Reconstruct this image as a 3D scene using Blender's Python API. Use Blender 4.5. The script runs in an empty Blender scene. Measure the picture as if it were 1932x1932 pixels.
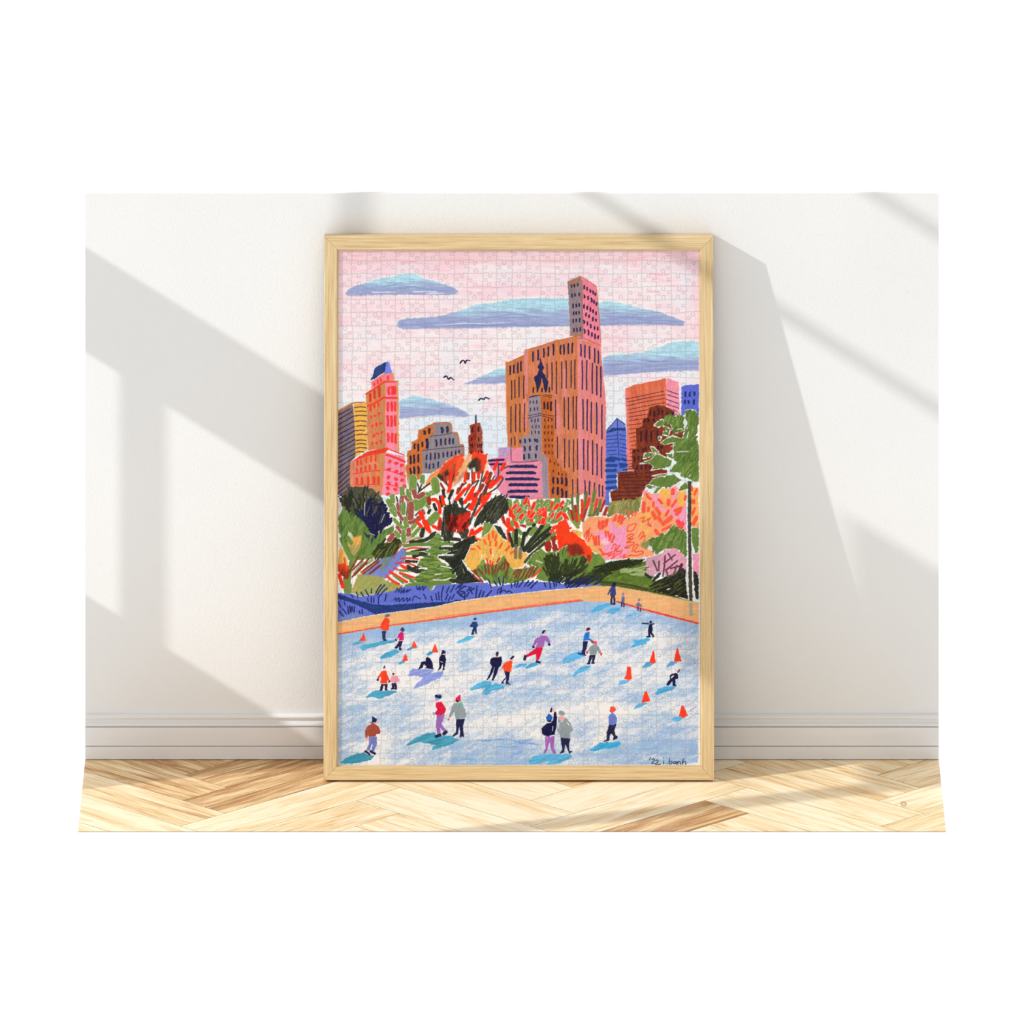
import bpy, math, random
import numpy as np
random.seed(7)
scene = bpy.context.scene
COL = scene.collection
# ---------------------------------------------------------------- photograph frame (1932 px) and camera
DC = 28.0                         # camera to wall (long lens, seen slightly from above)
FP = 1000.0 * DC                  # focal length in px: 1 mm on the wall = 1 px
CAMH = 0.2917 * DC                   # camera height
CY0 = 1430.0 - 1000.0 * CAMH        # horizon line in the frame (wall meets floor at y = 1430)
cam = bpy.data.cameras.new('camera'); co = bpy.data.objects.new('camera', cam); COL.objects.link(co)
co.location = (0, -DC, CAMH); co.rotation_euler = (math.pi / 2, 0, 0)
cam.sensor_width = 36; cam.lens = 36 * FP / 1932; cam.shift_y = -(966 - CY0) / 1932; cam.clip_end = 200
scene.camera = co
def proj(x, y, z): return 966 + FP * x / (DC + y), CY0 + FP * (CAMH - z) / (DC + y)
# ---------------------------------------------------------------- helpers
def tag(o, label=None, cat=None, group=None, kind=None):
    for k, v in (('label', label), ('category', cat), ('group', group), ('kind', kind)):
        if v: o[k] = v
    return o
def mesh_obj(name, verts, faces, mat=None, parent=None, smooth=False):
    m = bpy.data.meshes.new(name); m.from_pydata(verts, [], faces); m.update()
    o = bpy.data.objects.new(name, m); COL.objects.link(o)
    if mat: m.materials.append(mat)
    if parent: o.parent = parent
    if smooth:
        for p in m.polygons: p.use_smooth = True
    return o
def box(V, Fc, x0, x1, y0, y1, z0, z1):
    b = len(V)
    V += [(x0, y0, z0), (x1, y0, z0), (x1, y1, z0), (x0, y1, z0), (x0, y0, z1), (x1, y0, z1), (x1, y1, z1), (x0, y1, z1)]
    Fc += [(b, b + 3, b + 2, b + 1), (b + 4, b + 5, b + 6, b + 7), (b, b + 1, b + 5, b + 4), (b + 1, b + 2, b + 6, b + 5), (b + 2, b + 3, b + 7, b + 6), (b + 3, b, b + 4, b + 7)]
def vec_attr(o, name, vals, domain='POINT'):
    a = o.data.attributes.new(name, 'FLOAT_VECTOR', domain); a.data.foreach_set('vector', np.asarray(vals, np.float32).ravel())
def new_mat(name, rough=.6, spec=.3):
    m = bpy.data.materials.new(name); m.use_nodes = True; nt = m.node_tree
    b = nt.nodes['Principled BSDF']; b.inputs['Roughness'].default_value = rough; b.inputs['Specular IOR Level'].default_value = spec
    return m, nt, b
def N(nt, t, **k):
    n = nt.nodes.new(t)
    for a, v in k.items():
        if a.startswith('i_'): n.inputs[a[2:].replace('_', ' ')].default_value = v
        else: setattr(n, a, v)
    return n
def ramp(nt, fac, stops):
    r = nt.nodes.new('ShaderNodeValToRGB'); e = r.color_ramp.elements
    while len(e) < len(stops): e.new(.5)
    for q, (p, c) in zip(e, stops): q.position = p; q.color = tuple(c) + (1,)
    nt.links.new(fac, r.inputs['Fac']); return r.outputs['Color']
def lin(r, g, b):
    f = lambda c: (c / 255 / 12.92) if c / 255 <= .04045 else ((c / 255 + .055) / 1.055) ** 2.4
    return (f(r), f(g), f(b))
SUN_E = 2.6; SUN_C = (1.0, 1.0, .985); WORLD = 1.13; YC = -5.0; XW = 1.9
WALL_C = (.80, .795, .785); TRIM_C = (.80, .79, .785)
LIP = .0046; GROOVE = .00012; ART_GAIN = .91
FSEED = 6456  # seed picked so plank tones imitate floor light: pale in sun, dark in shade
FLOOR_STOPS = [(.20, lin(122, 74, 38)), (.36, lin(190, 140, 88)), (.475, lin(236, 204, 152)), (.62, lin(252, 236, 204))]
OAK_STOPS = [(.3, lin(178, 144, 100)), (.48, lin(208, 180, 134)), (.65, lin(224, 201, 158))]
# window openings: (left, right) and (upper, lower) edges of the patch of sun each one throws, in mm on the wall
OPENINGS = [(60, 640, -212, 466), (60, 229, 662, 1122), (316, 640, 668, 1128), (706, 1600, -212, 1500), (1600, 2060, -212, 77), (706, 2060, -545, -242), (706, 2060, -1000, -575), (60, 640, -545, -242), (1600, 2080, 520, 1500), (2260, 3300, 300, 1800), (706, 1600, 1500, 1900)]
# ---------------------------------------------------------------- the coloured-pencil picture on the jigsaw
# (painted stroke by stroke into an array that becomes the colour of a fine mesh; no image file is involved)
AX0, AX1, AY0, AY1, AS = 634.0, 1324.0, 464.0, 1449.0, 2.5
AW, AH = int((AX1 - AX0) * AS), int((AY1 - AY0) * AS)
rng = np.random.RandomState(22)
_tab = rng.rand(256, 256).astype(np.float32)
def vnoise(x, y):
    xi = np.floor(x).astype(np.int32); yi = np.floor(y).astype(np.int32)
    fx = (x - xi).astype(np.float32); fy = (y - yi).astype(np.float32)
    fx = fx * fx * (3 - 2 * fx); fy = fy * fy * (3 - 2 * fy)
    a = _tab[yi & 255, xi & 255]; b = _tab[yi & 255, (xi + 1) & 255]
    c = _tab[(yi + 1) & 255, xi & 255]; d = _tab[(yi + 1) & 255, (xi + 1) & 255]
    return (a * (1 - fx) + b * fx) * (1 - fy) + (c * (1 - fx) + d * fx) * fy
def strk(x, y, ang, lf, wf, off=0.0):          # noise stretched along ang (degrees), lf/wf = grain length / width in px
    a = math.radians(ang); u = x * math.cos(a) + y * math.sin(a); v = -x * math.sin(a) + y * math.cos(a)
    return vnoise(u / lf + off, v / wf + off * 1.7)
def col(c):
    if isinstance(c, str):
        return np.array([int(c[i:i + 2], 16) for i in (0, 2, 4)], np.float32)
    return np.array(c, np.float32)
CV = np.zeros((AH, AW, 3), np.float32); CV[:] = col('f0ebe7')
_fine = rng.rand(AH, AW).astype(np.float32)
_fine = (_fine + np.roll(_fine, 1, 0) + np.roll(_fine, 1, 1) + np.roll(_fine, (1, 1), (0, 1))) / 4
_fine = (_fine - .5) * 1.9 + .5
_fx = (np.arange(AW) + .5) / AS + AX0; _fy = (np.arange(AH) + .5) / AS + AY0
TO = [630.0, 460.0]; TS = 250.0 / 1932.0
def T(ox, oy): TO[0] = ox; TO[1] = oy
def pts(s):
    v = [float(k) for k in s.split()]
    return [(TO[0] + v[i] * TS, TO[1] + v[i + 1] * TS) for i in range(0, len(v) - 1, 2)]
def win(x0, y0, x1, y1):
    i0 = max(0, int((x0 - AX0) * AS)); i1 = min(AW, int((x1 - AX0) * AS) + 1)
    j0 = max(0, int((y0 - AY0) * AS)); j1 = min(AH, int((y1 - AY0) * AS) + 1)
    if i1 <= i0 or j1 <= j0: return None
    X, Y = np.meshgrid(_fx[i0:i1], _fy[j0:j1]); return (slice(j0, j1), slice(i0, i1), X, Y)
def blur(m, r):
    r = max(1, int(r))
    for ax in (0, 1):
        for _ in range(2):
            p = np.pad(m, [(r + 1, r) if k == ax else (0, 0) for k in (0, 1)], mode='edge')
            c = np.cumsum(p, axis=ax); n = m.shape[ax]
            m = (np.take(c, range(2 * r + 1, 2 * r + 1 + n), ax) - np.take(c, range(0, n), ax)) / (2 * r + 1)
    return m
def inside(P, X, Y):
    m = np.zeros(X.shape, bool); n = len(P)
    for i in range(n):
        x0, y0 = P[i]; x1, y1 = P[(i + 1) % n]
        if y0 == y1: continue
        c = ((y0 > Y) != (y1 > Y)) & (X < (x1 - x0) * (Y - y0) / (y1 - y0) + x0); m ^= c
    return m
def lay(sl, m, c, X, Y, grain, tex, ang, alpha, c2=None, g=None):
    base = np.empty(X.shape + (3,), np.float32); base[:] = col(c)
    if c2 is not None:
        if g is None: t = strk(X, Y, ang, 22, 3.2, 3.3) * .75 + strk(X, Y, ang, 8, 1.3, 9.1) * .25
        else:
            (ax, ay), (bx, by) = pts(g); dx, dy = bx - ax, by - ay
            t = ((X - ax) * dx + (Y - ay) * dy) / (dx * dx + dy * dy) + (strk(X, Y, ang, 26, 2.2, 5.0) - .5) * .9
            t = np.clip(t, 0, 1)
        t = np.clip((t - .5) * 1.5 + .5, 0, 1)[..., None]; base = base * (1 - t) + col(c2) * t
    if tex: base = base * (1 + tex * 2 * (strk(X, Y, ang, 16, 1.6, 7.7) - .5) + tex * 1.2 * (_fine[sl] - .5))[..., None]
    a = m.astype(np.float32) * alpha
    if grain: a = a * np.clip((1.15 - grain - .55 * _fine[sl] - .45 * strk(X, Y, ang, 11, 1.5, 1.9)) * 3.2 + .35, 0, 1)
    CV[sl] = CV[sl] * (1 - a[..., None]) + base * a[..., None]
def F(c, s, warp=.8, grain=0., tex=.07, ang=-60, alpha=1., soft=0., halo=0., c2=None, g=None, P=None):
    P = P or pts(s); xs = [p[0] for p in P]; ys = [p[1] for p in P]; e = 3 + soft * 3 + halo
    w = win(min(xs) - e, min(ys) - e, max(xs) + e, max(ys) + e)
    if w is None: return
    if halo: L_('efe9e5', halo * 2, [P + [P[0]]], rough=.5)
    j, i, X, Y = w; sl = (j, i)
    Xw = X + warp * 2 * (vnoise(X * .28, Y * .28 + 7) - .5) + warp * (vnoise(X * 1.1 + 3, Y * 1.1) - .5)
    Yw = Y + warp * 2 * (vnoise(X * .28 + 31, Y * .28) - .5) + warp * (vnoise(X * 1.1, Y * 1.1 + 5) - .5)
    m = inside(P, Xw, Yw).astype(np.float32)
    if soft: m = blur(m, soft * AS)
    lay(sl, m, c, X, Y, grain, tex, ang, alpha, c2, g)
def L_(c, w, lines, rough=.35, grain=0., tex=.06, alpha=1., taper=0., halo=0.):
    if halo: L_('eeeae5', w + halo * 2, lines, rough=.6, tex=.02)
    for P in lines:
        xs = [p[0] for p in P]; ys = [p[1] for p in P]; e = w + 2
        q = win(min(xs) - e, min(ys) - e, max(xs) + e, max(ys) + e)
        if q is None: continue
        j, i, X, Y = q; best = np.full(X.shape, 1e9, np.float32); n = max(1, len(P) - 1); wd = w / 2.0
        for k in range(len(P) - 1 if len(P) > 1 else 1):
            x0, y0 = P[k]; x1, y1 = P[min(k + 1, len(P) - 1)]
            dx, dy = x1 - x0, y1 - y0; q2 = dx * dx + dy * dy + 1e-9
            t = np.clip(((X - x0) * dx + (Y - y0) * dy) / q2, 0, 1)
            d = np.hypot(X - x0 - t * dx, Y - y0 - t * dy)
            if taper: d = d + taper * wd * (k + t) / n
            best = np.minimum(best, d)
        r = wd - best + rough * (vnoise(X * .9 + 11, Y * .9) - .5) * 2 * min(1., w / 4 + .25)
        a = np.clip(r * AS + .5, 0, 1)
        an = math.degrees(math.atan2(P[-1][1] - P[0][1], P[-1][0] - P[0][0]))
        lay((j, i), a, c, X, Y, grain, tex, an, alpha)
def curve(P):                                   # rounds a hand-drawn stroke through its points
    if len(P) < 3: return P
    Q = [P[0]] + P + [P[-1]]; out = []
    for i in range(1, len(Q) - 2):
        a, b, c, d = [np.array(q) for q in Q[i - 1:i + 3]]
        for u in (0, .25, .5, .75):
            out.append(tuple(.5 * (2 * b + (c - a) * u + (2 * a - 5 * b + 4 * c - d) * u * u + (3 * b - a - 3 * c + d) * u ** 3)))
    return out + [P[-1]]
def S(c, w, s, **k): L_(c, w * TS, [curve(pts(q)) for q in s.split(';') if q.strip()], **k)
def V(c, w, s, **k):                            # short upright window strokes: x top bottom
    ls = []
    for q in s.split(';'):
        x, a, b = [float(v) for v in q.split()]; h = w * .42; jx = rng.uniform(-.25, .25) * w
        m = (a + b) / 2
        ls.append(pts('%f %f %f %f %f %f' % (x + jx, a + h, x - jx * .6, m, x + jx * .3, max(m, b - h))))
    L_(c, w * TS, ls, **k)
def D(c, r, s, **k):
    for q in s.split(';'):
        x, y = [float(v) for v in q.split()][:2]
        a = rng.uniform(0, 6.3); dx, dy = math.cos(a) * r * .3, math.sin(a) * r * .3
        L_(c, r * 1.7 * TS, [pts('%f %f %f %f' % (x - dx, y - dy, x + dx, y + dy))], **k)
def H(c, s, n, w, ln, ang=0, jit=14, fan=None, **k):   # n loose crayon strokes scattered over an area
    P = np.array(pts(s)); lo, hi = P.min(0), P.max(0); P = [tuple(p) for p in P]; got = 0
    for _ in range(n * 12):
        x, y = rng.uniform(lo, hi)
        if not inside(P, np.array([[x]]), np.array([[y]]))[0, 0]: continue
        a = math.radians(ang + rng.uniform(-jit, jit))
        if fan:
            fx, fy = pts('%f %f' % fan)[0]; a = math.atan2(y - fy, x - fx) + math.radians(rng.uniform(-jit, jit))
        h = ln * TS * rng.uniform(.55, 1.1) / 2; b = rng.uniform(-.12, .12)
        L_(c, w * TS * rng.uniform(.7, 1.25), [[(x - math.cos(a) * h, y - math.sin(a) * h), (x - math.sin(a) * h * b, y + math.cos(a) * h * b), (x + math.cos(a) * h, y + math.sin(a) * h)]], **k)
        got += 1
        if got >= n: break
NV = '1c1b42'; INK = '14143a'
# ---- sky
X, Y = np.meshgrid(_fx, _fy)
pk = np.interp(_fy, [470, 520, 600, 650, 720, 800, 850], [.76, .62, .45, .4, .34, .2, .05])[:, None]
n = strk(X, Y, 2.5, 44, 5.0, 2.) * .42 + strk(X, Y, -3, 20, 1.8, 6.) * .3 + strk(X, Y, 14, 12, 6, 4.) * .28
big = vnoise(X * .012 + 3, Y * .02) - .5
t = np.clip((n - .5) * 1.7 + pk + big * .6 + (_fine - .5) * .55, 0, 1)[..., None]
bl = np.clip(np.interp(_fy, [690, 760, 850], [0, .35, 1])[:, None] + (vnoise(X * .02 + 9, Y * .03) - .5) * .9, 0, 1)[..., None]
wht = np.array([238, 229, 229], np.float32) * (1 - bl) + np.array([211, 228, 236], np.float32) * bl
CV[:] = wht * (1 - t) + (np.array([239, 201, 209], np.float32) * (1 - bl * .5) + np.array([222, 226, 236], np.float32) * bl * .5) * t
vs = np.clip((_fx - 1290) / 20, 0, 1)[None, :] * (strk(X, Y, 88, 25, 1.8, 8.) - .3) * .7
vs = np.clip(vs * (Y < 650), 0, 1)[..., None]; CV[:] = CV * (1 - vs) + np.array([240, 178, 196], np.float32) * vs
T(630, 460)
F('e8b9bd', '0 0 5500 0 5500 300 0 300', soft=1.5, alpha=.5, ang=0)  # darker pink band: top rail's shadow painted into the sky colour
S('ee9fb0', 26, '300 400 520 380;560 400 800 330;250 180 420 170;1000 280 1200 260;1380 380 1700 390;1800 260 2100 270;1500 1690 1560 1680;700 310 760 320', alpha=.35, grain=.35)
T(1080, 460)
S('f0a0b4', 34, '1130 440 1400 450;1150 500 1330 530;1080 700 1260 690;1250 560 1420 540;1250 1430 1480 1380;800 230 1060 190;860 330 980 320', alpha=.4, grain=.35)
def cloud(P, g):
    F('f3efe9', '', P=[(x, y - 2.5) for x, y in P], soft=1.6, alpha=.75, tex=0)
    F('abd3e2', '', P=P, soft=.9, c2='98a2c8', g=g, ang=3, warp=1.2, tex=.06)
T(630, 460)
cloud(pts('155 720 210 660 330 610 470 570 640 510 820 490 960 450 1060 435 1190 440 1290 500 1450 540 1620 590 1760 640 1810 690 1740 745 1400 742 1000 740 600 747 300 762 200 755'), '800 500 800 670')
S('7c8fc8', 14, '420 640 800 610 1000 560;560 660 900 600;900 640 1200 620;640 700 1100 640;1100 735 1700 735;330 700 560 640;1250 660 1720 690', alpha=.6, grain=.25)
S('eceaf0', 14, '560 705 900 705;1150 700 1500 695;1350 725 1600 720', alpha=.8, grain=.2)
T(860, 460)
cloud([(747, 615), (754, 604), (772, 600), (817, 598), (850, 591), (880, 582), (898, 574), (937, 570), (963, 565), (1015, 562), (1072, 562), (1129, 570), (1152, 569), (1171, 571), (1209, 582), (1242, 588), (1268, 597), (1292, 607), (1289, 615), (1248, 613), (1183, 613), (1131, 615), (1072, 615), (963, 618), (860, 620), (811, 620), (759, 621)], '600 890 600 1090')
S('7a86be', 16, '-800 1180 -300 1160 200 1110;-500 1215 0 1195 560 1200;0 1165 500 1190 900 1160;300 1100 800 1030;650 1080 1200 1060;600 1190 1300 1170;2100 1110 2500 1090 3200 1140;2100 1170 2700 1150 3300 1180;900 1200 1500 1190;2200 1060 2900 1080', alpha=.6, grain=.25)
S('ece8ee', 12, '0 1165 300 1160;300 1165 700 1150;-300 1190 150 1160', alpha=.6, grain=.3)
T(1080, 460)
cloud(pts('440 1660 560 1610 800 1600 1000 1590 1200 1530 1400 1450 1600 1410 1870 1430 1870 1845 1400 1862 1000 1880 600 1915 440 1925'), '900 1570 900 1790')
S('7d86c0', 18, '460 1780 900 1740 1400 1700;460 1860 900 1830 1300 1760 1860 1760;600 1890 1200 1860;1000 1700 1500 1720 1860 1740;1200 1830 1860 1800', alpha=.55, grain=.25)
T(860, 700)
cloud(pts('120 190 250 130 430 50 600 -30 745 -40 745 178 400 190'), '400 20 400 130')
T(630, 680)
cloud(pts('945 590 1100 535 1200 510 1400 560 1600 620 1800 680 1990 800 1930 820 1500 800 1200 820 955 850'), '1200 560 1200 745')
S('f0a2b6', 12, '1100 840 1330 830;1450 360 1620 370;1350 60 1550 50', alpha=.5, grain=.3)
T(860, 700)
S('f0a6b4', 16, '340 590 430 500;380 620 500 520;150 330 380 330;440 720 520 640;420 560 500 480;100 420 250 400', alpha=.5, grain=.35)
# ---- birds
T(860, 460); S(INK, 22, '65 1738 92 1704 122 1708 136 1740 160 1698 205 1704', taper=.2)
T(630, 680); S(INK, 22, '1604 245 1640 230 1672 276 1700 250 1746 282', taper=.2)
T(860, 700); S(INK, 22, '334 426 366 402 412 412 432 386 486 406', taper=.2)
# ---- left buildings
T(630, 680)
F('72606e', '40 755 265 625 285 700 322 1400 245 1480 235 1960 40 1960', c2='7d6458', ang=-60, tex=.12)
F('5d6488', '150 830 230 800 240 1500 150 1400', soft=3, alpha=.35)
S('c07848', 22, '55 745 265 627 445 612')
F('e8a944', '285 640 470 620 492 1300 320 1400', tex=.08)
S(INK, 12, ';'.join('60 %d %d %d' % (a, b, d) for a, b, d in ((800, 240, 705), (865, 268, 745), (940, 285, 812), (1015, 300, 880), (1085, 305, 958), (1165, 310, 1022), (1228, 310, 1085), (1286, 310, 1150), (1356, 310, 1216), (1422, 310, 1290), (1492, 312, 1355), (1565, 300, 1412), (1650, 240, 1530), (1728, 235, 1570), (1810, 232, 1640), (1872, 230, 1722), (1935, 225, 1800), (1990, 225, 1880))))
S('1d1c2c', 13, ';'.join('%d %d 390 %d %d %d' % (a, y + 4, y - 5, b, y + 3) for a, y, b in ((295, 683, 462), (318, 742, 465), (305, 806, 485), (315, 886, 470), (330, 956, 485), (320, 1022, 445), (330, 1082, 490), (325, 1165, 470), (330, 1218, 465), (325, 1276, 480), (325, 1335, 440))), grain=.1)
# red tower
F('ee7a7e', '540 310 720 190 862 188 870 305 740 315 550 412')
F('28407e', '536 302 600 110 770 12 748 165 640 232', c2='1d3064', ang=-75, halo=1.2)
F('6f7ad8', '770 14 808 32 846 186 728 192 745 150')
F('c47a4a', '468 492 742 300 757 1275 498 1315', c2='d07b52', ang=88, tex=.1)
F('a8784a', '660 420 742 380 752 1270 680 1280', alpha=.4, soft=2)
F('ef8394', '744 312 912 298 948 1345 755 1272', ang=88)
F('d99048', '912 290 940 296 950 1345 928 1340', ang=88, warp=1.2); S('d08a45', 14, '742 310 750 700;470 480 480 620 496 900;862 190 875 290')
RD = 'e23a22'; R2 = 'ee3438'
S(RD, 26, '472 488 600 405 738 306'); S(RD, 20, '752 314 905 310'); S(RD, 30, '494 668 620 610 736 532'); S(R2, 30, '760 548 915 546')
V('d0351f', 38, '530 480 605;592 430 560;662 375 540'); V(RD, 30, '535 670 742;590 640 700;650 615 675')
D(RD, 19, '540 830;597 808;660 775;562 955;622 945;622 925;688 920;585 1090;580 1110;637 1070;700 1050;560 1210;622 1205;685 1175;685 1190')
V(RD, 26, '585 320 372;640 280 345;685 258 315;790 222 295')
V(R2, 38, '800 378 505;855 372 505;890 370 500;787 605 748;845 602 742;893 600 745;788 800 968;842 802 968;893 800 962;793 1055 1195;850 1055 1200;900 1060 1218')
F('c9784e', '245 1485 500 1390 752 1340 712 1960 250 1960', c2='d6805c', ang=85, tex=.1)
F('c98a45', '640 1380 752 1340 712 1960 640 1960', alpha=.55, soft=2); F('dd7a70', '245 1490 420 1430 420 1700 245 1900', alpha=.4, soft=3)
F('ee87a0', '752 1340 1025 1400 1058 1860 960 1960 700 1960', ang=80)
S('d88a4a', 14, '1022 1390 1032 1600 1056 1855'); S('d08048', 12, '246 1490 240 1700 250 1900')
F(RD, '250 1482 480 1330 760 1268 1020 1370 1026 1392 795 1302 745 1345 500 1392')
S(R2, 34, '772 1376 900 1420 1030 1474'); S(RD, 15, '280 1655 480 1622 680 1604;290 1810 665 1808'); S(R2, 15, '735 1595 820 1612 1052 1692;750 1805 850 1822 972 1862')
V(RD, 30, '342 1455 1535;396 1440 1525;472 1410 1498;542 1388 1480;608 1365 1475;335 1568 1640;395 1558 1630;460 1538 1618;520 1518 1605;605 1508 1595')
V(RD, 40, '335 1708 1805;410 1700 1805;500 1690 1805;585 1690 1805;650 1690 1805')
D(R2, 28, '815 1475;910 1500;990 1530;800 1590;910 1620;985 1650;795 1705;905 1730;995 1745;800 1795;910 1810;785 1862;895 1882;1025 1835;785 1950;930 1965')
# stepped brown and grey building
F('c2662f', '1040 1560 1070 1500 1065 1330 1135 1300 1130 1190 1220 1150 1230 1020 1450 915 1452 1090 1390 1110 1375 1290 1290 1320 1290 1640 1260 1720 1080 1800', tex=.1)
F('8d7d7c', '1450 915 1695 910 1722 1050 1802 1062 1832 1220 1890 1240 1898 1420 1700 1560 1500 1650 1290 1645 1290 1310 1372 1290 1387 1110 1447 1092', c2='857a84', ang=80)
S('bc6a3c', 20, '1450 918 1690 912 1718 1050;1730 1058 1800 1064 1830 1225;1840 1232 1888 1242 1896 1400')
S('1c2846', 9, '1408 1106 1560 1090 1722 1056;1284 1312 1500 1290 1892 1254')
V('2a1f2c', 34, '1325 1020 1085;1390 985 1068'); V('232c50', 40, '1580 970 1062;1655 960 1055')
V('20264c', 27, '1495 1150 1255;1560 1140 1240;1625 1135 1230;1685 1132 1222;1737 1135 1220'); V('241d34', 28, '1175 1210 1295;1230 1215 1325;1290 1185 1265'); V(NV, 42, '1362 1140 1285')
V('20264c', 24, '1350 1375 1455;1410 1350 1455;1475 1345 1445;1530 1345 1435;1595 1340 1415;1655 1325 1410;1715 1328 1400;1775 1315 1385;1825 1305 1355;1345 1495 1575;1395 1505 1585;1450 1498 1575;1520 1475 1565')
V('241d34', 30, '1120 1385 1515;1170 1375 1505;1230 1365 1485;1120 1565 1720;1172 1545 1660;1235 1540 1655')
# little red tower with a spire
T(860, 700)
S(INK, 26, '292 760 292 640', taper=.45)
F('8e2f1c', '208 790 262 772 300 760 300 1260 186 1262 182 940 214 922', tex=.14); F('9c4a35', '300 760 362 756 386 900 398 1230 300 1260', tex=.12)
V('3c1418', 30, '242 820 895;330 808 885'); V('3c1418', 18, '230 955 1015;332 965 1030;215 1065 1110;240 1060 1120;320 1060 1120;350 1060 1115;375 1060 1120;225 1170 1220;260 1170 1215;330 1160 1220;360 1160 1215;380 1160 1220')
# tall pink tower on top of the slab
T(1080, 460)
F('8c7c84', '-72 545 110 474 142 540 152 1400 80 1350 -28 1345', c2='8a7072', ang=88, halo=.6); F('a4684e', '-72 548 110 474 140 540 0 640', soft=2.5, alpha=.8); F('b0704e', '-30 1290 150 1290 150 1400 -28 1350', soft=2.5, alpha=.6)
F('ef7f94', '110 474 345 618 362 780 400 1200 420 1500 300 1450 150 1390 140 540', c2='ea7888', ang=88)
S('b8724a', 12, '346 620 366 800 398 1180 415 1440'); S('c2705a', 14, '112 474 240 545 346 618'); S('a0604c', 12, '140 540 146 900 152 1380')
V(NV, 22, '-12 595 640;28 585 635;78 575 618;-6 725 785;40 722 772;98 710 765;10 872 940;56 872 925;100 865 920;18 985 1040;55 985 1038;98 980 1025;12 1095 1155;55 1090 1140;105 1085 1140;22 1230 1290;68 1225 1285;115 1212 1280')
V('2a1c46', 25, '172 600 665;216 630 682;262 662 715;302 680 735;332 712 758;178 735 795;228 758 818;282 785 855;315 820 875;350 850 905;168 880 945;216 900 965;262 925 990;300 955 1010;345 985 1040;198 1002 1060;242 1030 1082;298 1065 1132;345 1090 1135;172 1110 1168;220 1130 1190;268 1170 1232;322 1200 1255;368 1210 1265;180 1240 1312;235 1250 1335;285 1290 1355;330 1310 1388;374 1335 1390')
T(860, 700)
# ---- the big slab
OR = 'c86f35'
F('c47248', '', P=[(955, 686), (990, 669), (1002, 848), (958, 844)], c2=OR, ang=89, tex=.1)
F('cf765a', '', P=[(990, 663), (1051, 642), (1090, 634), (1094, 955), (1000, 950)], c2='c67046', ang=89.5, tex=.1)
F('df7c82', '', P=[(1089, 638), (1133, 651), (1138, 710), (1143.5, 757), (1142.5, 955), (1092, 955)], c2='dc7a6a', ang=90, tex=.08)
S('c86f34', 44, '745 -120 750 300 762 900;1080 -300 1075 -100;1745 -480 1755 -200 1745 400;1500 -430 1500 0', alpha=.75, rough=.7, grain=.1)
S('e0858a', 60, '1020 -290 1020 300;1600 0 1590 400;1490 500 1500 900;1000 400 1010 800;1800 -480 1812 600 1818 1700', alpha=.6, rough=.9, grain=.15)
S('cc7a44', 36, '1445 0 1440 250;1640 -440 1645 300;1700 900 1690 1800;1850 500 1880 900;2040 -300 2050 200;2010 700 2020 1200;1945 -420 1960 -200', alpha=.55, rough=.9, grain=.15)
S('b9662e', 14, '735 -110 1000 -230;1020 -305 1250 -370 1480 -450;1490 -440 1770 -510;1775 -480 1900 -460 2110 -375')
V(NV, 24, '792 -82 58;845 -95 38;905 -130 30;950 -145 5;1125 -285 -135;1200 -310 -155;1285 -335 -195;1350 -360 -215;1425 -395 -225;1525 -380 -240;1578 -390 -235;1640 -405 -250;1697 -415 -260')
V('221a3a', 16, '815 135 418;862 125 398;922 85 385;990 65 408;803 515 905;872 485 895;935 475 898;1000 465 890;810 975 1088;862 955 1085')
V('2a1a34', 16, '1332 -110 110;1402 -125 285;1467 -145 335;1545 -140 255;1610 -155 258;1682 -155 250;1735 -170 268;1455 415 845;1582 380 820;1642 380 858;1712 365 840;1757 365 855;1482 960 1280;1587 985 1415;1652 1005 1405;1717 995 1470;1775 985 1445;1705 1575 1905;1775 1565 1860')
V('2b2150', 22, '1825 -395 -210;1882 -385 -195;1950 -365 -172;2025 -335 -118;2080 -300 -105')
V('2b2150', 20, '1845 -155 275;1907 -160 285;1990 -120 330;2055 -80 355;2115 -70 385;1855 408 855;1915 408 875;1975 448 908;2055 458 925;2130 488 998;1865 988 1438;1925 1008 1455;1995 1008 1515;2060 1058 1525;2125 1098 1565;1885 1588 1820;1948 1600 1810;2020 1625 1760;2090 1648 1835;2140 1668 1835')
# the grey and orange tower in front
F('b35520', '1228 350 1402 345 1410 650 1432 652 1442 1250 1545 1425 1642 1490 1645 1880 1370 1870 1350 1280 1265 1170 1250 610', c2='c0622b', ang=88, tex=.1)
F('97807f', '1065 380 1230 340 1250 610 1254 1190 1212 1305 972 1312 972 1120 925 990 1080 900 1058 680', c2='8d8290', ang=85, tex=.08)
F('988494', '1240 1190 1332 1270 1352 1880 1268 1850 1238 1310', ang=88, c2='8a8290')
F('c87038', '1095 340 1120 150 1180 260 1235 80 1290 260 1330 150 1400 340')
F('23224a', '1235 -215 1262 -100 1286 -60 1266 10 1304 60 1348 165 1336 260 1312 325 1286 262 1253 95 1226 230 1196 300 1174 250 1146 130 1138 90 1188 50 1213 -10 1196 -62 1214 -110')
V(INK, 22, '1130 235 320;1188 262 310;1255 245 310;1362 235 315')
S('2a1f38', 9, '1068 388 1232 350;1078 372 1180 355;1268 358 1396 384;1300 344 1400 360;1060 652 1250 614;1052 688 1246 644;1262 630 1422 656;1262 654 1406 692')
V('30284a', 17, '1085 435 482;1130 438 478;1180 425 480;1090 535 588;1145 528 582;1190 522 575;1105 698 750;1155 695 752;1200 692 742;1115 790 835;1170 785 838;1213 785 830;1108 872 925;1160 868 918;1210 870 918')
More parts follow.
